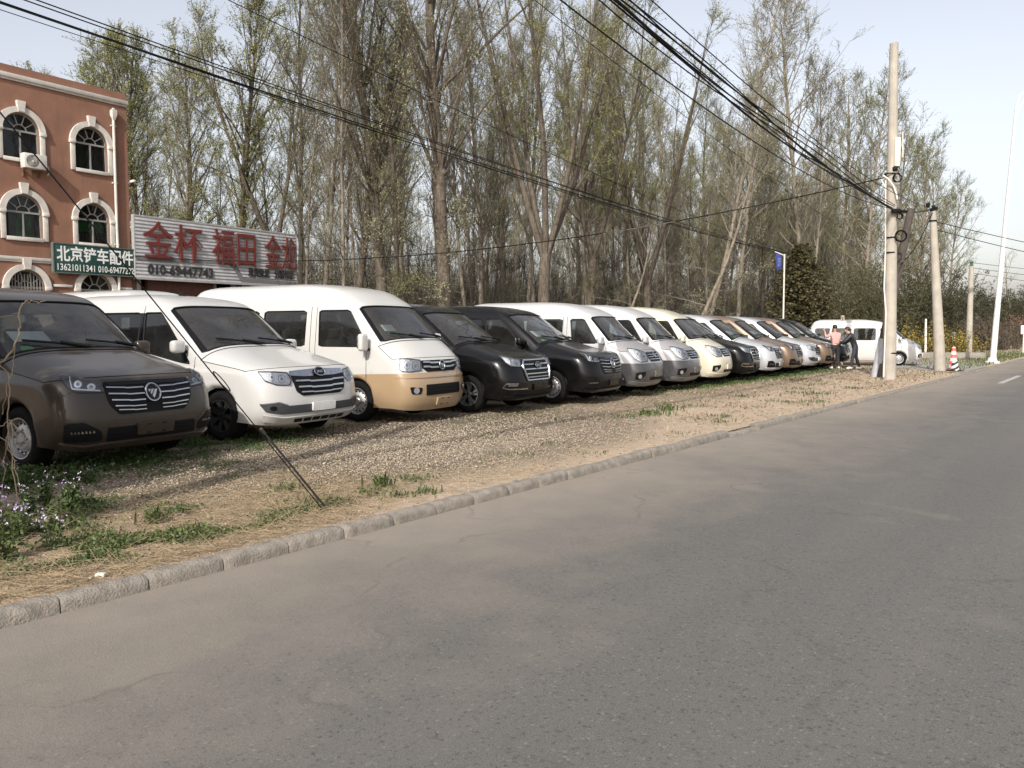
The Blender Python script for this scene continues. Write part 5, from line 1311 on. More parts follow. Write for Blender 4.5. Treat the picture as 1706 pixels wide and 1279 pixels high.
big = [tree_mesh(11, 19, .25, .42, 18, 4.6, (18, 42), leaf=LEAF_S, nleaf=4, lsize=.065, knob=3, low=5, nb=9, tw=7),
       tree_mesh(12, 21, .31, .40, 20, 5.0, (20, 45), leaf=LEAF_S, nleaf=4, lsize=.065, knob=2, low=9, nb=9, tw=7)]
fork = [tree_mesh(21, 20, .25, .3, 34, 4.2, (20, 48), stems=5, fork=.24, leaf=LEAF_O, nleaf=11, lsize=.065, barkm=BARK_A, nb=8, tw=8),
        tree_mesh(22, 18, .23, .3, 30, 3.8, (22, 48), stems=4, fork=.3, leaf=LEAF_O, nleaf=9, lsize=.065, barkm=BARK_A, nb=8, tw=8)]
leafy = [tree_mesh(31, 19, .26, .22, 40, 5.2, (18, 45), leaf=LEAF_O, nleaf=12, lsize=.08, nb=8, tw=8, tr=.0065), tree_mesh(32, 18, .22, .2, 38, 4.8, (18, 45), leaf=LEAF_O, nleaf=11, lsize=.08, nb=8, tw=8, tr=.0065)]
slim = [tree_mesh(41, 18, .13, .30, 26, 3.3, (16, 38), leaf=LEAF_O, nleaf=5, lsize=.06, low=4, barkm=BARK_P, twm=TWIG_P, nb=8, tw=8, tr=.0065),
        tree_mesh(42, 17, .10, .34, 24, 3.0, (16, 40), leaf=LEAF_S, nleaf=4, lsize=.06, low=5, barkm=BARK_P, twm=TWIG_P, nb=8, tw=8, lean=(.08, .03), tr=.0065),
        tree_mesh(43, 19, .15, .28, 28, 3.6, (18, 40), leaf=LEAF_O, nleaf=6, lsize=.06, low=6, barkm=BARK_D, nb=8, tw=8, tr=.0065),
        tree_mesh(44, 16, .09, .36, 22, 2.8, (18, 42), leaf=LEAF_B, nleaf=2, lsize=.06, low=6, barkm=BARK_P, twm=TWIG, nb=8, tw=8, lean=(-.10, .05), tr=.0065)]
silver = [tree_mesh(51, 22, .22, .3, 40, 6.2, (28, 62), leaf=LEAF_S, nleaf=6, lsize=.085, nb=8, tw=8, barkm=BARK_P, tr=.008), tree_mesh(52, 20, .2, .3, 38, 5.8, (28, 64), leaf=LEAF_O, nleaf=6, lsize=.085, nb=8, tw=8, barkm=BARK_P, tr=.008)]
dead = tree_mesh(61, 9.5, .11, .55, 7, 2.2, (25, 60), leaf=None, low=7, barkm=BARK_P, twm=TWIG_P, nb=4, tw=4, lean=(.26, .0), wob=.05)
def at(px, d): return (px-CX)/FPX*d, d
def one(ms, lb, px, d, H=1., **k): x, y = at(px, d); return tree(ms, lb, x, y, H, **k)
one(big[0], 'tall poplar with knobbly lopped trunk behind the roof of the white and beige van', 641, 31, 1., rz=1.)
one(big[1], 'thickest poplar trunk, straight and pale barked, behind the left black van', 747, 31, 1., rz=2.4)
one(big[0], 'knobbly poplar leaning beside the tall one, left of it, above the white and beige van', 588, 32, .74, rz=3.9).rotation_euler[1] = R(-4)
one(fork[0], 'big poplar forking low into five stems above the black vans', 906, 33, 1.02, rz=.6)
one(fork[1], 'forked poplar standing close behind the big five-stemmed one, to its right', 985, 40, 1.0, rz=2.)
one(leafy[0], 'greenish poplar rising directly behind the red building corner', 245, 56, 1.12, rz=.3); one(leafy[1], 'greenish poplar at the left behind the red building roof', 150, 60, 1.2, rz=1.3); one(leafy[0], 'greenish poplar between the two others behind the red building roof', 197, 58, 1.16, rz=5.2); one(leafy[1], 'outermost greenish poplar at the left, lowest over the red roof', 112, 63, 1.08, rz=3.8)
one(leafy[1], 'low-branched greenish poplar above the left half of the billboard', 330, 52, 1.08, rz=2.2); one(leafy[0], 'dark-stemmed greenish poplar above the middle of the billboard', 405, 49, 1.08, rz=3.1)
one(fork[1], 'tall olive poplar above the right half of the billboard', 455, 47, 1.18, rz=4.4); one(slim[2], 'slender poplar just right of the billboard end', 503, 44, 1.12, rz=1.)
one(slim[0], 'slim poplar between the billboard and the knobbly leaning poplar', 540, 42, 1.15, rz=2.)
one(silver[0], 'silvery leafed poplar with the highest crown right of the middle gap', 1330, 62, 1.14, rz=.5); one(silver[1], 'silvery poplar rising behind the tall concrete pole', 1440, 66, 1.05, rz=1.5)
one(silver[1], 'rounded silvery poplar at the right end of the wood', 1530, 76, .95, rz=2.7); one(silver[0], 'spreading silvery poplar between the middle gap and the high crown', 1230, 58, .86, rz=3.3)
one(fork[0], 'olive poplar in the middle with crossing limbs, left of the cable bundle', 1075, 45, .95, rz=4.); one(silver[1], 'last silvery poplar at the far right edge of the wood, leaning out', 1578, 84, .8, rz=.9)
one(silver[0], 'full crowned silvery poplar close behind the tall concrete pole, left of it', 1400, 70, 1.02, rz=5.1); one(silver[1], 'broad silvery poplar between the tall pole and the leaning pole', 1490, 72, .92, rz=.2); one(silver[0], 'lower spreading silvery poplar at the right flank of the wood', 1560, 88, .84, rz=1.1)
one(dead, 'bare pale dead tree leaning right, in front of the dark wood right of centre', 1148, 37, 1.12, rz=.3); one(dead, 'smaller bare leaning dead tree with crooked branches, near the middle', 1020, 35, .72, rz=.15)
one(slim[3], 'pale smooth trunk leaning right behind the blue sign', 1345, 50, 1.15, rz=.2).rotation_euler[1] = R(9)
one(slim[1], 'pale slender trunk leaning right in the gap above the cream van', 1165, 42, 1.2, rz=.1).rotation_euler[1] = R(7)
# the wood itself
rw = random.Random(5); spots = []
GW_ = 'slender trees of the wood behind the vans'
tries = 0
YT = ([60, 200, 420, 600, 1040, 1110, 1180, 1250, 1330, 1450, 1550, 1600, 1640], [70, 50, 0, -80, -60, 60, 150, 120, 30, 75, 180, 250, 330])   # tops of the wood in the photo
TALL = (18., 17., 19., 16.)
while len(spots) < 190 and tries < 12000:
    tries += 1; s, n = rw.uniform(6, 150), -21.5-46*rw.random()**1.25; q = SN(s, n); px = CX+FPX*q.x/max(q.y, 1)
    if not (60 < px < 1630) or (px < 500 and q.y < 47) or (n > -25 and px > 1270): continue
    if any((q-a).length < 1.7 for a in spots): continue
    if px < 1250 and n < -34 and rw.random() < .45: continue
    spots.append(q); k = rw.choice((0, 0, 1, 1, 2, 3, 3)); top = CAMZ+(HOR-np.interp(px, *YT))/FPX*q.y; hh = min(rw.uniform(.9, 1.35), top/TALL[k]*rw.uniform(.72, 1.))
    tree(slim[k], 'slender tree standing in the dense grey-brown wood behind the row of vans', q.x, q.y, max(hh, .3), rw.uniform(0, 6.28), GW_)
# thicket under the trees: thin saplings and dead brush nobody could count
def thicket(name, cnt, sfn, hr, m, lm, br, nl, seed, rs=(.008, .022), lsz=.07):
    rng = np.random.default_rng(seed); pile = Pile(); base = sfn(rng, cnt); h = rng.uniform(*hr, len(base))*rng.uniform(.6, 1, len(base)); p = base.copy(); d = rng.normal(size=p.shape)*.14; d[:, 2] = 1; r = rng.uniform(*rs, len(base)); T = []
    for e in range(4):
        d2 = d+rng.normal(size=p.shape)*.10; q = p+d2*(h/4)[:, None]; pile.add(prisms(p, q, r*(1-e*.22), r*(1-(e+1)*.22), 3), 0); 
        k = np.repeat(np.arange(len(base)), br); f = rng.uniform(0, 1, len(k))[:, None]; a = p[k]+(q[k]-p[k])*f; b = rng.normal(size=a.shape)*.5; b[:, 2] = np.abs(b[:, 2])+.25; b *= (rng.uniform(.25, .8, len(k))*(h[k]/4.5))[:, None]
        pile.add(prisms(a, a+b, r[k]*.4, r[k]*.16, 3), 0); T.append((a, a+b)); p, d = q, d2
    if nl:
        a = np.concatenate([x[0] for x in T]); b = np.concatenate([x[1] for x in T]); k = rng.integers(0, len(a), int(len(a)*nl)); f = rng.uniform(.2, 1.1, len(k))[:, None]; pile.add(leaves_q(a[k]+(b[k]-a[k])*f+rng.normal(size=(len(k), 3))*.05, lsz, rng), 1)
    return tag(link(name, pile.mesh(name, [m, lm])), kind='stuff')
UU, NNv = np.array(U), np.array(N)
def wood_area(n0, n1, s0, s1, lo=60, hi=1640):
    def f(rng, c):
        s, n = rng.uniform(s0, s1, c*3), rng.uniform(n0, n1, c*3); q = s[:, None]*UU+n[:, None]*NNv; px = CX+FPX*q[:, 0]/np.maximum(q[:, 1], 1)
        ok = (q[:, 1] > 18) & (px > lo) & (px < hi) & ~((px < 505) & (q[:, 1] < 46)); return q[ok][:c]
    return f
BRUSH = mat('brush_stems', (.040, .033, .025), .95, var=.4, scale=.5); BRUSH_P = mat('brush_pale', (.11, .092, .068), .95, var=.4, scale=.5)
thicket('undergrowth', 12500, wood_area(-66, -22, 6, 125), (2., 8.6), BRUSH, LEAF_B, 4, .35, 1)
thicket('undergrowth', 1300, wood_area(-50, -21.5, 6, 110), (1.2, 5.5), BRUSH_P, LEAF_O, 4, .2, 2, (.008, .018))
thicket('far_undergrowth', 9000, wood_area(-115, -56, 6, 260, 60, 1720), (6, 17), BRUSH, LEAF_B, 5, .8, 3, (.02, .05), .2)
# leafy bushes along the right end, conifer, yellow bush
def bush_mesh(sd, cnt, rad, h, m, lm, nl, lsz, br=6, rs=(.012, .03)):
    rng = np.random.default_rng(sd); pile = Pile(); a = rng.uniform(0, 6.28, cnt); rr = rad*np.sqrt(rng.uniform(0, 1, cnt)); p = np.stack([rr*np.cos(a), rr*np.sin(a), np.zeros(cnt)], 1); d = p*.16/rad*1.2+rng.normal(size=p.shape)*.12; d[:, 2] = 1
    hh = h*rng.uniform(.55, 1., cnt)*(1-.35*(rr/rad)**2); r = rng.uniform(*rs, cnt); tk = Pile(); T = []
    for e in range(5):
        d2 = d+rng.normal(size=p.shape)*.12; q = p+d2*(hh/5)[:, None]; tk.add(prisms(p, q, r*(1-e*.17), r*(1-(e+1)*.17), 4))
        k = np.repeat(np.arange(cnt), br); f = rng.uniform(0, 1, len(k))[:, None]; s = p[k]+(q[k]-p[k])*f; b = rng.normal(size=s.shape)*.42; b[:, 2] += .15; b *= (h*.16*rng.uniform(.5, 1.2, len(k)))[:, None]
        pile.add(prisms(s, s+b, r[k]*.35, r[k]*.12, 3), 0); T.append((s, s+b)); p, d = q, d2
    s = np.concatenate([x[0] for x in T]); b = np.concatenate([x[1] for x in T]); k = rng.integers(0, len(s), nl); f = rng.uniform(.1, 1.1, nl)[:, None]
    pile.add(leaves_q(s[k]+(b[k]-s[k])*f+rng.normal(size=(nl, 3))*.06, lsz, rng), 1); return tk.mesh('stem', [m]), pile.mesh('foliage', [m, lm])
LEAF_D = leafmat('leaf_dark', (.042, .042, .018), .5); LEAF_M = leafmat('leaf_moss', (.062, .062, .026), .4); LEAF_Y = leafmat('petal_yellow', (.26, .20, .035), .6); LEAF_R = leafmat('petal_pink', (.30, .14, .12), .3); LEAF_BR = leafmat('leaf_brown', (.075, .058, .040), .45)
bushes = [bush_mesh(71, 46, 2.6, 6.4, BRUSH_P, LEAF_M, 19000, .115), bush_mesh(72, 50, 2.6, 6., BRUSH, LEAF_D, 22000, .115), bush_mesh(73, 60, 2.2, 2.4, BRUSH_P, LEAF_BR, 5000, .12), bush_mesh(74, 70, 1.9, 1.9, BRUSH, LEAF_Y, 5200, .085), bush_mesh(75, 26, 1.2, 3.2, BRUSH, LEAF_R, 2200, .10)]
def bush(i, lb, px, d, s=1., sz=None, group=None, rz=None, name='bush'):
    x, y = at(px, d); t_ = thing(name, lb, 'bush', (x, y, 0), random.uniform(0, 6.28) if rz is None else rz, group); t_.scale = (s, s, sz or s); link('stem', bushes[i][0], t_); link('foliage', bushes[i][1], t_); return t_
GBU = 'tall leafy bushes along the right end of the wood'
rb = random.Random(9)
for i, (px, d, s, sz) in enumerate([(1392, 55, .9, .95), (1420, 57, 1., 1.05), (1455, 58, 1., .95), (1425, 62, 1., 1.1), (1490, 60, 1.05, 1.05), (1530, 62, 1.1, 1.1), (1560, 66, 1.1, 1.1), (1590, 72, 1.1, 1.05), (1500, 68, 1.1, 1.2)]):
    bush(0 if i < 4 or i == 8 else 1, 'tall bush of the moss-green thicket just right of the conifer' if i < 4 or i == 8 else 'tall dark leafy bush of the hedge behind the yellow bush', px, d, s, sz, GBU+(' near the conifer' if i < 4 or i == 8 else ''))
for i, (px, d, s, sz) in enumerate([(1622, 80, 1.1, 1.0), (1650, 88, 1.2, 1.0), (1680, 92, 1.3, 1.), (1705, 98, 1.3, 1.1), (1640, 104, 1.5, 1.3), (1690, 112, 1.6, 1.25), (1735, 104, 1.4, 1.2)]): bush(1, 'dark bush in the far hedge behind the white lamp post', px, d, s, sz, 'far hedge bushes behind the lamp post')
for i, (px, d, s, sz) in enumerate([(1625, 62, 1.0, 1.35), (1645, 64, 1., 1.3), (1668, 68, 1., 1.2)]): bush(2, 'low brown leafless bush near the foot of the lamp post', px, d, s, sz, 'low brown bushes by the lamp post')
bush(3, 'yellow flowering bush spreading right of the far white van', 1552, 47, 1.05, 1.05, None, .4, 'flowering_bush'); bush(3, 'small yellow flowering bush behind the red and white cone', 1592, 50, .85, .75, None, 1.4, 'flowering_bush'); bush(3, 'yellow flowering bush partly behind the tall pole', 1505, 49, .95, .85, None, 2.2, 'flowering_bush')
bush(4, 'small pinkish blossoming bush beside the lamp post', 1672, 78, 1.1, 1.2, None, .5, 'flowering_bush')
one(dead, 'bare dark tree at the right edge beyond the far hedge', 1690, 95, 1.2, rz=2.)
one(slim[2], 'far bare tree at the right edge behind the lamp post, taller', 1715, 110, .75, rz=1.)
def conifer_mesh():
    rng = np.random.default_rng(81); tk = MB(); tk.tube([(0, 0, -.2), (0, 0, 3), (0, 0, 6.6)], [.16, .1, .02], 8); pile = Pile(); S0, S1 = [], []
    for z in np.arange(.25, 6.4, .11):
        Rz = 2.35*(1-(z/6.75)**1.25)*rng.uniform(.8, 1.1)
        for q in range(9):
            az = rng.uniform(0, 6.28); L = Rz*rng.uniform(.6, 1.05)+.1; d = np.array([math.cos(az), math.sin(az), rng.uniform(.05, .45)]); p = np.array([0, 0, z]); e = p+d*L; pile.add(prisms([p], [e], .014, .004, 3), 0)
            f = rng.uniform(.25, 1.05, 10)[:, None]; s = p+(e-p)*f; dd = d*.5+rng.normal(size=(10, 3))*.5; dd[:, 2] += .15; S0.append(s); S1.append(s+dd*.24)
    s0, s1 = np.concatenate(S0), np.concatenate(S1)
    for _ in range(5): k = rng.integers(0, len(s0), len(s0)); f = rng.uniform(0, 1.1, len(k))[:, None]; pile.add(leaves_q(s0[k]+(s1[k]-s0[k])*f+rng.normal(size=(len(k), 3))*.03, .17, rng), 1)
    return tk.mesh('trunk', BARK_D), pile.mesh('crown', [TWIG, leafmat('needle_dark', (.058, .052, .022), .5)])
cm = conifer_mesh(); x, y = at(1331, 47); tree(cm, 'dark olive conifer with a broad cone shape behind the thin white sign pole', x, y, 1.15, .7, None, 'conifer_tree', 'tree', .98)
# a tree and a thicket past the left edge, which shade the brown van
shade = tree_mesh(91, 4.5, .09, .16, 26, 1.7, (35, 70), leaf=LEAF_G, nleaf=10, lsize=.11, nb=7, tw=7, twl=(.2, .5))
for (x, y, s) in ((-5.5, 4.3, .80), (-6.7, 4.9, 1.0), (-8.0, 5.4, 1.12), (-6.0, 3.3, .95), (-9.4, 5.7, 1.25)): tree(shade, 'leafy tree past the left edge that shades the brown van', x, y, s, None, 'trees past the left edge', 'broadleaf_tree')
# ------------------------------------------------------------------ dry vine, weeds, grass
VINE = mat('dry_vine_stem', (.30, .235, .16), .9, var=.25, scale=8)
vd = 6.6; vb = A(8, 850, vd); vb.z = 0
vt = thing('dry_vine', 'bare dry twining stems at the left edge in front of the brown van', 'plant', vb)
k = MB()
for pts, r in (([(40, 870), (22, 780), (12, 700), (16, 655), (12, 620), (0, 606), (-14, 596)], .008), ([(-12, 612), (6, 600), (24, 580), (33, 548), (32, 520), (38, 505), (45, 501)], .011), ([(45, 501), (60, 503), (76, 501)], .006), ([(12, 640), (22, 616), (24, 585), (30, 560)], .005),
               ([(-12, 710), (6, 706), (16, 700), (30, 718), (44, 738)], .007), ([(16, 700), (10, 740), (7, 770), (4, 830)], .006), ([(16, 702), (22, 725), (12, 740), (24, 768), (34, 820)], .007), ([(33, 520), (14, 526), (-8, 530)], .005), ([(2, 690), (12, 660), (10, 640)], .005), ([(-10, 722), (14, 738), (28, 790), (36, 846)], .006)):
    q = [A(a, b, vd+random.uniform(-.06, .06))-vb for a, b in pts]; ls = []
    for i in range(len(q)-1):
        for e in range(4): ls.append(q[i].lerp(q[i+1], e/4)+Vector((random.gauss(0, .006), random.gauss(0, .006), random.gauss(0, .006))))
    ls.append(q[-1]); k.tube(ls, [r*.72*(1-.4*i/len(ls)) for i in range(len(ls))], 6)
k.build('stem', VINE, vt)
GR1 = leafmat('grass_green', (.075, .098, .032), .5); GR2 = leafmat('grass_dark', (.05, .078, .022), .4); STRAW = leafmat('straw', (.33, .255, .16), .4); PETAL = leafmat('petal_lilac', (.46, .34, .58), .25); PETALW = leafmat('petal_pale', (.62, .54, .66), .2)
def blades(p, h, lean, w_, rng):
    m = len(p); a = rng.normal(size=(m, 3)); a[:, 2] = 0; a /= np.linalg.norm(a, axis=1, keepdims=True)+1e-9; sd = np.stack([-a[:, 1], a[:, 0], np.zeros(m)], 1)*(np.broadcast_to(w_, m)/2)[:, None]; h = np.broadcast_to(h, m)[:, None]; ln = np.broadcast_to(lean, m)[:, None]
    mid = p+a*h*ln*.35+np.array([0, 0, 1])*h*.6; tip = p+a*h*ln+np.array([0, 0, 1])*h*np.sqrt(np.maximum(.05, 1-ln**2*.8))
    V = np.stack([p-sd, p+sd, mid+sd*.8, mid-sd*.8, mid-sd*.8, mid+sd*.8, tip+sd*.05, tip-sd*.05], 1).reshape(-1, 3); F = np.arange(8*m).reshape(m, 2, 4).reshape(-1, 4); return V, F
def spot(px, py, rx, ry, dens, rng, z=0.):
    """random ground points round the place seen at a photo position; rx, ry in metres along / across the road"""
    c = P(px, py); q = rng.normal(size=(dens, 2))*.5; out = np.array([c.x, c.y, z])+q[:, :1]*rx*UU+q[:, 1:]*ry*NNv
    return out[out@NNv < KN-.22]
rng = np.random.default_rng(31); g = Pile()
for px, py, rx, ry, n_, h in ((90, 945, .5, .18, 900, .055), (215, 905, .7, .16, 1500, .06), (300, 893, .7, .16, 1600, .06), (365, 888, .5, .15, 900, .05), (445, 870, .55, .16, 1300, .05), (520, 846, .5, .14, 1200, .05), (560, 838, .3, .12, 500, .05), (250, 918, .5, .14, 700, .045), (150, 900, .5, .3, 900, .07),
                              (300, 850, .25, .12, 400, .05), (250, 850, .3, .12, 300, .05), (190, 840, .5, .3, 600, .05), (300, 735, 1.2, .5, 3500, .07), (380, 735, 1., .4, 2500, .07), (230, 770, 1., .5, 2200, .06), (440, 742, .7, .3, 900, .05), (120, 775, .8, .5, 2200, .09), (40, 800, .8, .6, 2600, .11), (40, 880, .5, .4, 1600, .10), (100, 850, .5, .3, 1200, .09), (330, 780, .8, .3, 700, .04), (420, 790, .8, .3, 300, .04)):
    p_ = spot(px, py, rx*(.8 if py > 800 else 1), ry, int(n_*(.5 if py > 800 else .9)), rng); p_ = p_[np.sin(p_[:, 0]*9+p_[:, 1]*5)+np.sin(p_[:, 1]*11-p_[:, 0]*4) > -.4]
    g.add(blades(p_, h*.8*rng.uniform(.3, 1.2, len(p_)), rng.uniform(.5, .95, len(p_)), .005, rng), 0 if py > 800 else 1)
    q_ = np.repeat(p_, 2, 0)+rng.normal(size=(len(p_)*2, 3))*[.025, .025, 0]; q_[:, 2] = np.abs(rng.normal(size=len(q_)))*h*.28+.004; g.add(leaves_q(q_, h*.42, rng, -.25), 1 if py < 860 else 0)
for px, py, rx, ry, n_, h in ((520, 655+60, 1., .4, 500, .04), (860, 690, 2.5, .3, 500, .03), (1250, 632, 6., .5, 1500, .06), (1330, 622, 5., .6, 1700, .06), (1200, 640, 4., .5, 700, .05), (1150, 655, 3., .5, 250, .04), (1400, 618, 5., .5, 300, .04), (1690, 599, 16., 3., 3200, .12), (1706, 594, 18., 5., 4000, .14)):
    p_ = spot(px, py, rx, ry, n_, rng); g.add(blades(p_, h*rng.uniform(.4, 1.2, len(p_)), rng.uniform(.2, .9, len(p_)), .010 if py > 650 else .03, rng), 1 if py > 610 else 0)
tag(link('green_grass', g.mesh('green_grass', [GR1, GR2])), kind='stuff')
g = Pile(); n_ = 26000; s, n = rng.uniform(-3.2, 9, n_), KN-.2-np.abs(rng.normal(size=n_))*1.15; p_ = s[:, None]*UU+n[:, None]*NNv
kd = np.exp(-np.maximum(0, s-4.6)/1.0)*(.35+.65*(np.sin(s*2.1+n*1.3)+np.sin(n*3.1-s*1.2) > -.4)); p_ = p_[rng.uniform(size=n_) < kd]; m_ = len(p_)
dd = rng.normal(size=(m_, 3)); dd[:, 2] = np.abs(dd[:, 2])*.18; dd /= np.linalg.norm(dd, axis=1, keepdims=True); p_[:, 2] = .004+rng.uniform(0, .02, m_)
g.add(prisms(p_, p_+dd*rng.uniform(.04, .17, m_)[:, None], .0016, .0011, 3)); tag(link('dry_grass', g.mesh('dry_grass', [STRAW])), kind='stuff')
# gravel: loose stones lying on the lot
rock = np.array([[1, 0, 0], [-1, 0, 0], [0, 1, 0], [0, -1, 0], [0, 0, 1], [0, 0, -1]], float); rf_ = np.array([[0, 2, 4], [2, 1, 4], [1, 3, 4], [3, 0, 4], [2, 0, 5], [1, 2, 5], [3, 1, 5], [0, 3, 5]])
n_ = 26000; c = P(640, 760); a = rng.normal(size=(n_, 2)); p_ = np.array(c)+(a[:, :1]*2.6+.6)*UU+(a[:, 1:]*1.15-.25)*NNv; ok = (p_@NNv < KN-.25); p_ = p_[ok]; a = a[ok]; m_ = len(p_)
sz = rng.uniform(.004, .0125, m_)*(1+(rng.uniform(size=m_) > .97)*.8); sh2 = rng.uniform(.6, 1.3, (m_, 1, 3)); th = rng.uniform(0, 6.28, m_); V = rock[None]*sh2*sz[:, None, None]+rng.normal(size=(m_, 6, 3))*(sz*.18)[:, None, None]
x, y = V[..., 0].copy(), V[..., 1].copy(); V[..., 0] = x*np.cos(th)[:, None]-y*np.sin(th)[:, None]; V[..., 1] = x*np.sin(th)[:, None]+y*np.cos(th)[:, None]; V[..., 2] *= .7; V += p_[:, None]+np.array([0, 0, .003])
GRAV = leafmat('gravel_stone', (.355, .30, .23), .28)
tag(link('gravel', mesh_np('gravel', V.reshape(-1, 3), (rf_[None]+(np.arange(m_)*6)[:, None, None]).reshape(-1, 3), [GRAV])), kind='stuff')
n_ = 9000; s, n = rng.uniform(1.5, 34, n_)**1.0, KN-.15-rng.uniform(0, 5.2, n_)*np.clip(rng.uniform(0, 34, n_)/10, .2, 1); p_ = s[:, None]*UU+n[:, None]*NNv; m_ = n_
sz = rng.uniform(.005, .013, m_)*(1+s/14); th = rng.uniform(0, 6.28, m_); V = rock[None]*rng.uniform(.6, 1.3, (m_, 1, 3))*sz[:, None, None]+rng.normal(size=(m_, 6, 3))*(sz*.2)[:, None, None]; V[..., 2] *= .6; V += p_[:, None]
tag(link('rubble', mesh_np('rubble', V.reshape(-1, 3), (rf_[None]+(np.arange(m_)*6)[:, None, None]).reshape(-1, 3), [leafmat('soil_crumb', (.27, .21, .15), .6)])), kind='stuff')
g = Pile()
for _ in range(60):
    s0, n0 = rng.uniform(4.5, 26), KN-.3-rng.uniform(0, 3.4); c = s0*UU+n0*NNv; k_ = rng.integers(8, 40); p_ = c+rng.normal(size=(k_, 3))*[.07, .07, 0]*(1+s0/12); p_[:, 2] = 0
    g.add(blades(p_, .035*(1+s0/20)*rng.uniform(.4, 1.3, k_), rng.uniform(.5, .95, k_), .007*(1+s0/10), rng), rng.integers(0, 2))
tag(link('sparse_weeds', g.mesh('sparse_weeds', [leafmat('weed_olive', (.14, .12, .065), .4), GR2])), kind='stuff')
# single weeds and flowering plants
def tuft(sd, n_, h, w_, sp_=.05, ln=(.3, .9)):
    r_ = np.random.default_rng(sd); p_ = r_.normal(size=(n_, 3))*sp_; p_[:, 2] = 0; V, F = blades(p_, h*r_.uniform(.5, 1.1, n_), r_.uniform(*ln, n_), w_, r_); return mesh_np('weed_tuft', V, F, [GR1])
tufts = [tuft(1, 50, .15, .02, .05, (.3, .95)), tuft(2, 90, .07, .014, .10, (.5, .95)), tuft(3, 46, .10, .016, .07, (.4, .95))]
for i, (px, py, k_, s, lb) in enumerate([(634, 812, 0, 1.1, 'tallest green weed tuft at the gravel edge near the kerb'), (480, 817, 2, 1., 'green weed tuft beside the guy wire, to its left'), (688, 800, 1, 1., 'small weed tuft right of the tallest tuft'), (662, 827, 2, .8, 'weed tuft between the tallest tuft and the kerb'), (708, 822, 2, .9, 'weed tuft nearest the kerb, right of the tallest tuft'), (618, 822, 1, .9, 'flat weed patch left under the tallest tuft'),
                                     (1082, 690, 1, 1.7, 'left one of two weed tufts alone on the sandy lot'), (1112, 683, 2, 1.6, 'right one of two weed tufts alone on the sandy lot'), (1205, 694, 2, .8, 'little weed tuft close to the far kerb'), (520, 838, 1, 1., 'weed patch at the foot of the guy wire'), (255, 868, 0, .9, 'broad-leaved weed in the near straw')]):
    o = link('weed_tuft', tufts[k_]); c = P(px, py); o.location = (c.x, c.y, 0); o.scale = (s, s, s); o.rotation_euler[2] = i*1.3; tag(o, lb, 'weed', 'weed tufts on the lot')
def flower_mesh(sd, h, ns, nf, dark=False):
    r_ = np.random.default_rng(sd); st = Pile(); fl = Pile()
    for q in range(ns):
        a = r_.uniform(0, 6.28); d = np.array([math.cos(a)*.25, math.sin(a)*.25, 1.])*r_.uniform(.75, 1.05)*h; b = np.array([r_.normal()*.05, r_.normal()*.05, 0]); pts = [b+d*(i/5)**1.+np.array([math.cos(a), math.sin(a), 0])*.03*i*i/25 for i in range(6)]
        st.add(prisms(pts[:-1], pts[1:], .004, .003, 4), 0)
        n_ = 70; f = (r_.uniform(0, 1, n_)**1.4*.85+.02)[:, None]; lp_ = b+d*f; st.add(leaves_q(lp_+r_.normal(size=(n_, 3))*[.035, .035, .01]*(1.3-f), .055, r_), 0)
        m_ = nf; c = pts[-1]+r_.normal(size=(m_, 3))*[.028, .028, .05]-[0, 0, .02]
        for _ in range(3): fl.add(leaves_q(c+r_.normal(size=(m_, 3))*.003, .027, r_), 0 if q % 2 else 1)
    return st.mesh('leafy_stem', [GR2 if dark else GR1]), fl.mesh('blossom', [PETAL, PETALW])
fms = [flower_mesh(1, .52, 5, 7), flower_mesh(2, .42, 9, 2, True), flower_mesh(3, .36, 3, 12)]
for i, (px, py, k_, s, lb) in enumerate([(8, 935, 0, 0.78, 'tall lilac flowering weed at the left edge of the photo'), (92, 912, 2, 0.62, 'pale lilac flowering weed standing alone near the kerb'), (118, 850, 1, 0.65, 'dark bushy weed with lilac flowers in front of the steel wheel'), (72, 838, 1, 0.56, 'dark flowering weed under the dry vine'), (45, 860, 1, 0.56, 'dark leafy flowering weed left of the pale flower'), (20, 815, 1, 0.59, 'shaded flowering weed behind the tall one at the left edge'), (150, 805, 1, 0.37, 'small shaded flowering weed right of the bushy one'), (30, 900, 0, 0.50, 'green leafy flowering weed close behind the tall one')]):
    c = P(px, py); t_ = thing('flowering_weed', lb, 'plant', (c.x, c.y, 0), i*1.1, 'flowering weeds at the left edge'); t_.scale = (s, s, s); link('leafy_stem', fms[k_][0], t_); link('blossom', fms[k_][1], t_)
for px, py, s in ((168, 961, .045), (150, 964, .02)):
    c = P(px, py); k = MB(); k.box((0, 0, s*.25), (s*1.3, s, s*.6), s*.2); o = k.build('stone', mat('pale_stone', (.55, .50, .42), .8, var=.1), None); o.location = c; tag(o, 'pale stone lying by the kerb at the left, '+('the larger one' if s > .03 else 'the smaller one'), 'stone')
# ------------------------------------------------------------------ two people
def skin(name, verts, edges, rads, m, parent, sub=2):
    me = bpy.data.meshes.new('tmp'); me.from_pydata(verts, edges, []); o = bpy.data.objects.new('tmp', me); COL.objects.link(o)
    md = o.modifiers.new('s', 'SKIN'); md.use_smooth_shade = True; o.modifiers.new('u', 'SUBSURF').levels = sub
    for i, r_ in enumerate(rads): me.skin_vertices[0].data[i].radius = r_ if hasattr(r_, '__len__') else (r_, r_)
    me.skin_vertices[0].data[0].use_root = True
    bpy.context.view_layer.update(); out = bpy.data.meshes.new_from_object(o.evaluated_get(bpy.context.evaluated_depsgraph_get())); bpy.data.objects.remove(o)
    out.materials.clear(); out.materials.append(m); out.polygons.foreach_set('use_smooth', np.ones(len(out.polygons), bool)); out.name = name
    return link(name, out, parent)
def chain(*names): return [(a, b) for a, b in zip(names[:-1], names[1:])]
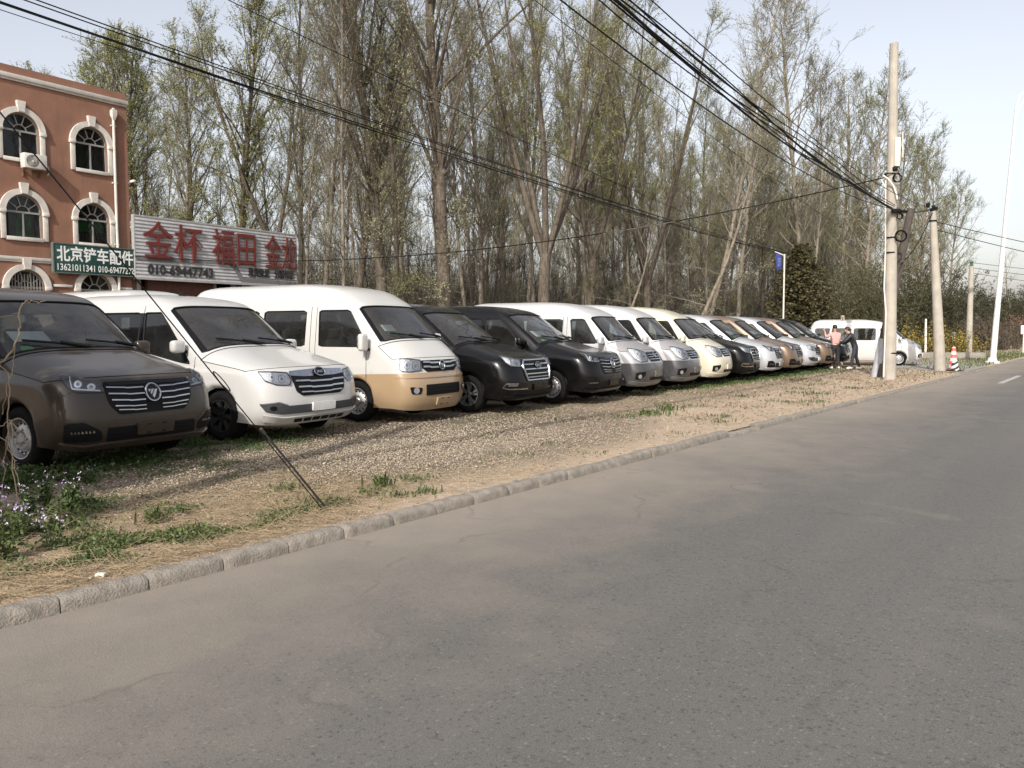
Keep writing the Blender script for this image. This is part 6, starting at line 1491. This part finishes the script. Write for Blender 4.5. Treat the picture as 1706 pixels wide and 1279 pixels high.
SKINM = mat('skin', (.42, .25, .17), .55, var=.08); HAIR = mat('hair_black', (.012, .010, .009), .45, var=.2)
def person(label, at_, rz, J, cloth):
    """J: joint -> (x right, y forward, z up)"""
    t_ = thing('person', label, 'person', at_, rz, None)
    B = dict(pelvis=(.12, .10), waist=(.115, .085), chest=(.145, .105), neck0=(.06, .06), neck=(.048, .048), head0=(.068, .078), head=(.076, .092), crown=(.055, .07), nose=(.014, .014))
    for s in 'lr': B.update({'sh'+s: .058, 'el'+s: .042, 'wr'+s: .028, 'hd'+s: (.034, .018), 'hip'+s: .085, 'kn'+s: .056, 'an'+s: .038, 'toe'+s: .032, 'heel'+s: .034})
    def go(name, names, edges, m, add=0., mul=1., sub=2, over={}):
        ix = {n_: i for i, n_ in enumerate(names)}
        return skin(name, [J[n_] for n_ in names], [(ix[a], ix[b]) for a, b in edges], [over.get(n_) or (tuple(x*mul+add for x in B[n_]) if isinstance(B[n_], tuple) else B[n_]*mul+add) for n_ in names], m, t_, sub)
    arms, legs = [], []
    for s in 'lr': arms += chain('chest', 'sh'+s, 'el'+s, 'wr'+s, 'hd'+s); legs += chain('pelvis', 'hip'+s, 'kn'+s, 'an'+s, 'heel'+s)+[('an'+s, 'toe'+s)]
    allj = ['pelvis', 'waist', 'chest', 'neck0', 'neck', 'head0', 'head', 'crown', 'nose']+[a+s for s in 'lr' for a in ('sh', 'el', 'wr', 'hd', 'hip', 'kn', 'an', 'toe', 'heel')]
    body = go('body', allj, chain('pelvis', 'waist', 'chest', 'neck0', 'neck', 'head0', 'head', 'crown')+[('head0', 'nose')]+arms+legs, SKINM, over=dict(pelvis=(.09, .07), waist=(.085, .06), chest=(.105, .07), shl=(.04, .04), shr=(.04, .04), hipl=(.06, .06), hipr=(.06, .06), neck0=(.05, .05)))
    for s in 'lr':                                 # fingers
        w_, h = Vector(J['wr'+s]), Vector(J['hd'+s]); d = (h-w_).normalized(); sd = d.cross(Vector((0, 1, .3))).normalized(); k = MB(); nrm = sd.cross(d)
        for q in range(4):
            b = h+d*.01+sd*(.026-.0175*q); L = (.065, .075, .07, .055)[q]; k.tube([b, b+d*L*.5+nrm*.004, b+d*L*.85+nrm*.016, b+d*L+nrm*.026], [.0095, .009, .008, .006], 6)
        b = w_.lerp(h, .45)+sd*.03; k.tube([b, b+d*.03+sd*.025, b+d*.06+sd*.034+nrm*.01], [.011, .010, .007], 6); k.build('hand', SKINM, body, 60)
    top, trs, sleeve = cloth['top'], cloth['trousers'], cloth['sleeve']
    nm = ['waist', 'hem', 'chest', 'neck0']; J['hem'] = tuple(Vector(J['pelvis'])+Vector((0, 0, .02-cloth.get('long', 0)))); B['hem'] = (.145, .118)
    ed = [('waist', 'hem'), ('waist', 'chest'), ('chest', 'neck0')]
    for s in 'lr':
        J['cf'+s] = tuple(Vector(J['el'+s]).lerp(Vector(J['wr'+s]), sleeve)); B['cf'+s] = .046; nm += ['sh'+s, 'el'+s, 'cf'+s]; ed += chain('chest', 'sh'+s, 'el'+s, 'cf'+s)
    go('jacket' if cloth.get('jacket') else 'shirt', nm, ed, top, cloth.get('add', .014))
    nm = ['pelvis', 'belt']; J['belt'] = tuple(Vector(J['pelvis']).lerp(Vector(J['waist']), .55)); B['belt'] = (.125, .10); ed = [('pelvis', 'belt')]
    for s in 'lr': nm += ['hip'+s, 'kn'+s, 'an'+s]; ed += chain('pelvis', 'hip'+s, 'kn'+s, 'an'+s)
    go('trousers', nm, ed, trs, .014)
    for s in 'lr': go('shoe', ['an'+s, 'heel'+s, 'toe'+s], [('an'+s, 'heel'+s), ('an'+s, 'toe'+s)], cloth['shoe'], .012)
    hb = Vector(J['head'])+Vector((0, -.012, .018)); k = MB(); vs, fs = [], []; na, nb_ = 16, 9
    for i in range(nb_+1):
        for j in range(na):
            a = 2*math.pi*j/na; front = max(0, math.sin(a)); lim = R(118-62*front**.7); ph = lim*i/nb_
            vs.append(hb+Vector((.086*math.sin(ph)*math.cos(a), .102*math.sin(ph)*math.sin(a), .100*math.cos(ph)))*(1+.03*math.sin(5*a+i)))
    for i in range(nb_):
        for j in range(na): fs.append([i*na+j, i*na+(j+1) % na, (i+1)*na+(j+1) % na, (i+1)*na+j])
    k.add(vs, fs); k.build('hair', HAIR, t_, 80)
    k = MB(); hc = Vector(J['head'])
    for s in (-1, 1): k.lathe([(.001, -.008), (.02, 0), (.028, .006), (.012, .012)], 10, 0, Matrix.Translation(hc+Vector((s*.083, -.005, -.03))) @ Matrix.Rotation(R(90*s), 4, 'Y'))
    k.build('ear', SKINM, body); k = MB()
    for s in (-1, 1): k.box(hc+Vector((s*.032, .088, -.015)), (.026, .012, .010), .004)
    k.box(hc+Vector((0, .09, -.085)), (.045, .01, .010), .004); k.build('face_features', HAIR, body); return t_
def legs(J, l, r, hz=.86, w_=.09):
    for s, (kx, ky, ax, ay), sg in (('l', l, -1), ('r', r, 1)):
        J['hip'+s] = (sg*w_, 0, hz-.06); J['kn'+s] = (sg*w_+kx, ky, .46); J['an'+s] = (sg*w_+ax, ay, .085); J['heel'+s] = (sg*w_+ax, ay-.06, .045); J['toe'+s] = (sg*w_+ax+sg*.02, ay+.15, .042)
PINK = mat('pink_cotton', (.47, .27, .245), .85, var=.1, scale=14, bmp=.3, bscale=30); BLK = mat('black_cotton', (.016, .016, .018), .8, var=.2); NAVY = mat('navy_nylon', (.009, .011, .016), .55, var=.25, scale=8, bmp=.4, bscale=14); JEAN = mat('dark_denim', (.024, .028, .038), .85, var=.25, scale=10); SHOEW = mat('shoe_white', (.60, .58, .54), .6, var=.08)
J = dict(pelvis=(0, 0, .88), waist=(0, .02, 1.04), chest=(.0, .05, 1.27), neck0=(0, .06, 1.39), neck=(0, .075, 1.44), head0=(.0, .09, 1.50), head=(.0, .095, 1.575), crown=(0, .09, 1.64), nose=(0, .185, 1.545),
         shl=(-.17, .05, 1.33), ell=(-.33, .10, 1.21), wrl=(-.36, .16, 1.43), hdl=(-.365, .18, 1.51), shr=(.17, .05, 1.33), elr=(.21, .14, 1.08), wrr=(.16, .34, 1.0), hdr=(.13, .41, 1.0))
legs(J, (-.03, .02, -.06, -.02), (.02, .03, .05, .0), .88); q = P(1391, 615)
person('person in a pink top and black trousers holding one hand up, back to the road', q+Vector((0, 0, 0)), R(6), J, dict(top=PINK, trousers=BLK, sleeve=.55, add=.02, shoe=SHOEW))
J = dict(pelvis=(0, 0, .86), waist=(0, .06, 1.02), chest=(.0, .16, 1.22), neck0=(0, .22, 1.33), neck=(0, .25, 1.37), head0=(.0, .29, 1.42), head=(.0, .31, 1.49), crown=(0, .31, 1.555), nose=(0, .40, 1.45),
         shl=(-.18, .17, 1.27), ell=(-.26, .34, 1.05), wrl=(-.2, .56, .99), hdl=(-.19, .64, .99), shr=(.18, .15, 1.27), elr=(.25, .30, 1.04), wrr=(.19, .52, .98), hdr=(.17, .60, .98))
legs(J, (-.04, .07, -.07, .13), (.03, -.02, .05, -.16), .86); q = P(1424, 615.5)
person('person in a dark navy jacket and jeans leaning left toward the one in pink', q, R(62), J, dict(top=NAVY, trousers=JEAN, sleeve=.93, shoe=SHOEW, jacket=True, add=.03, long=.10))
bpy.context.view_layer.update()
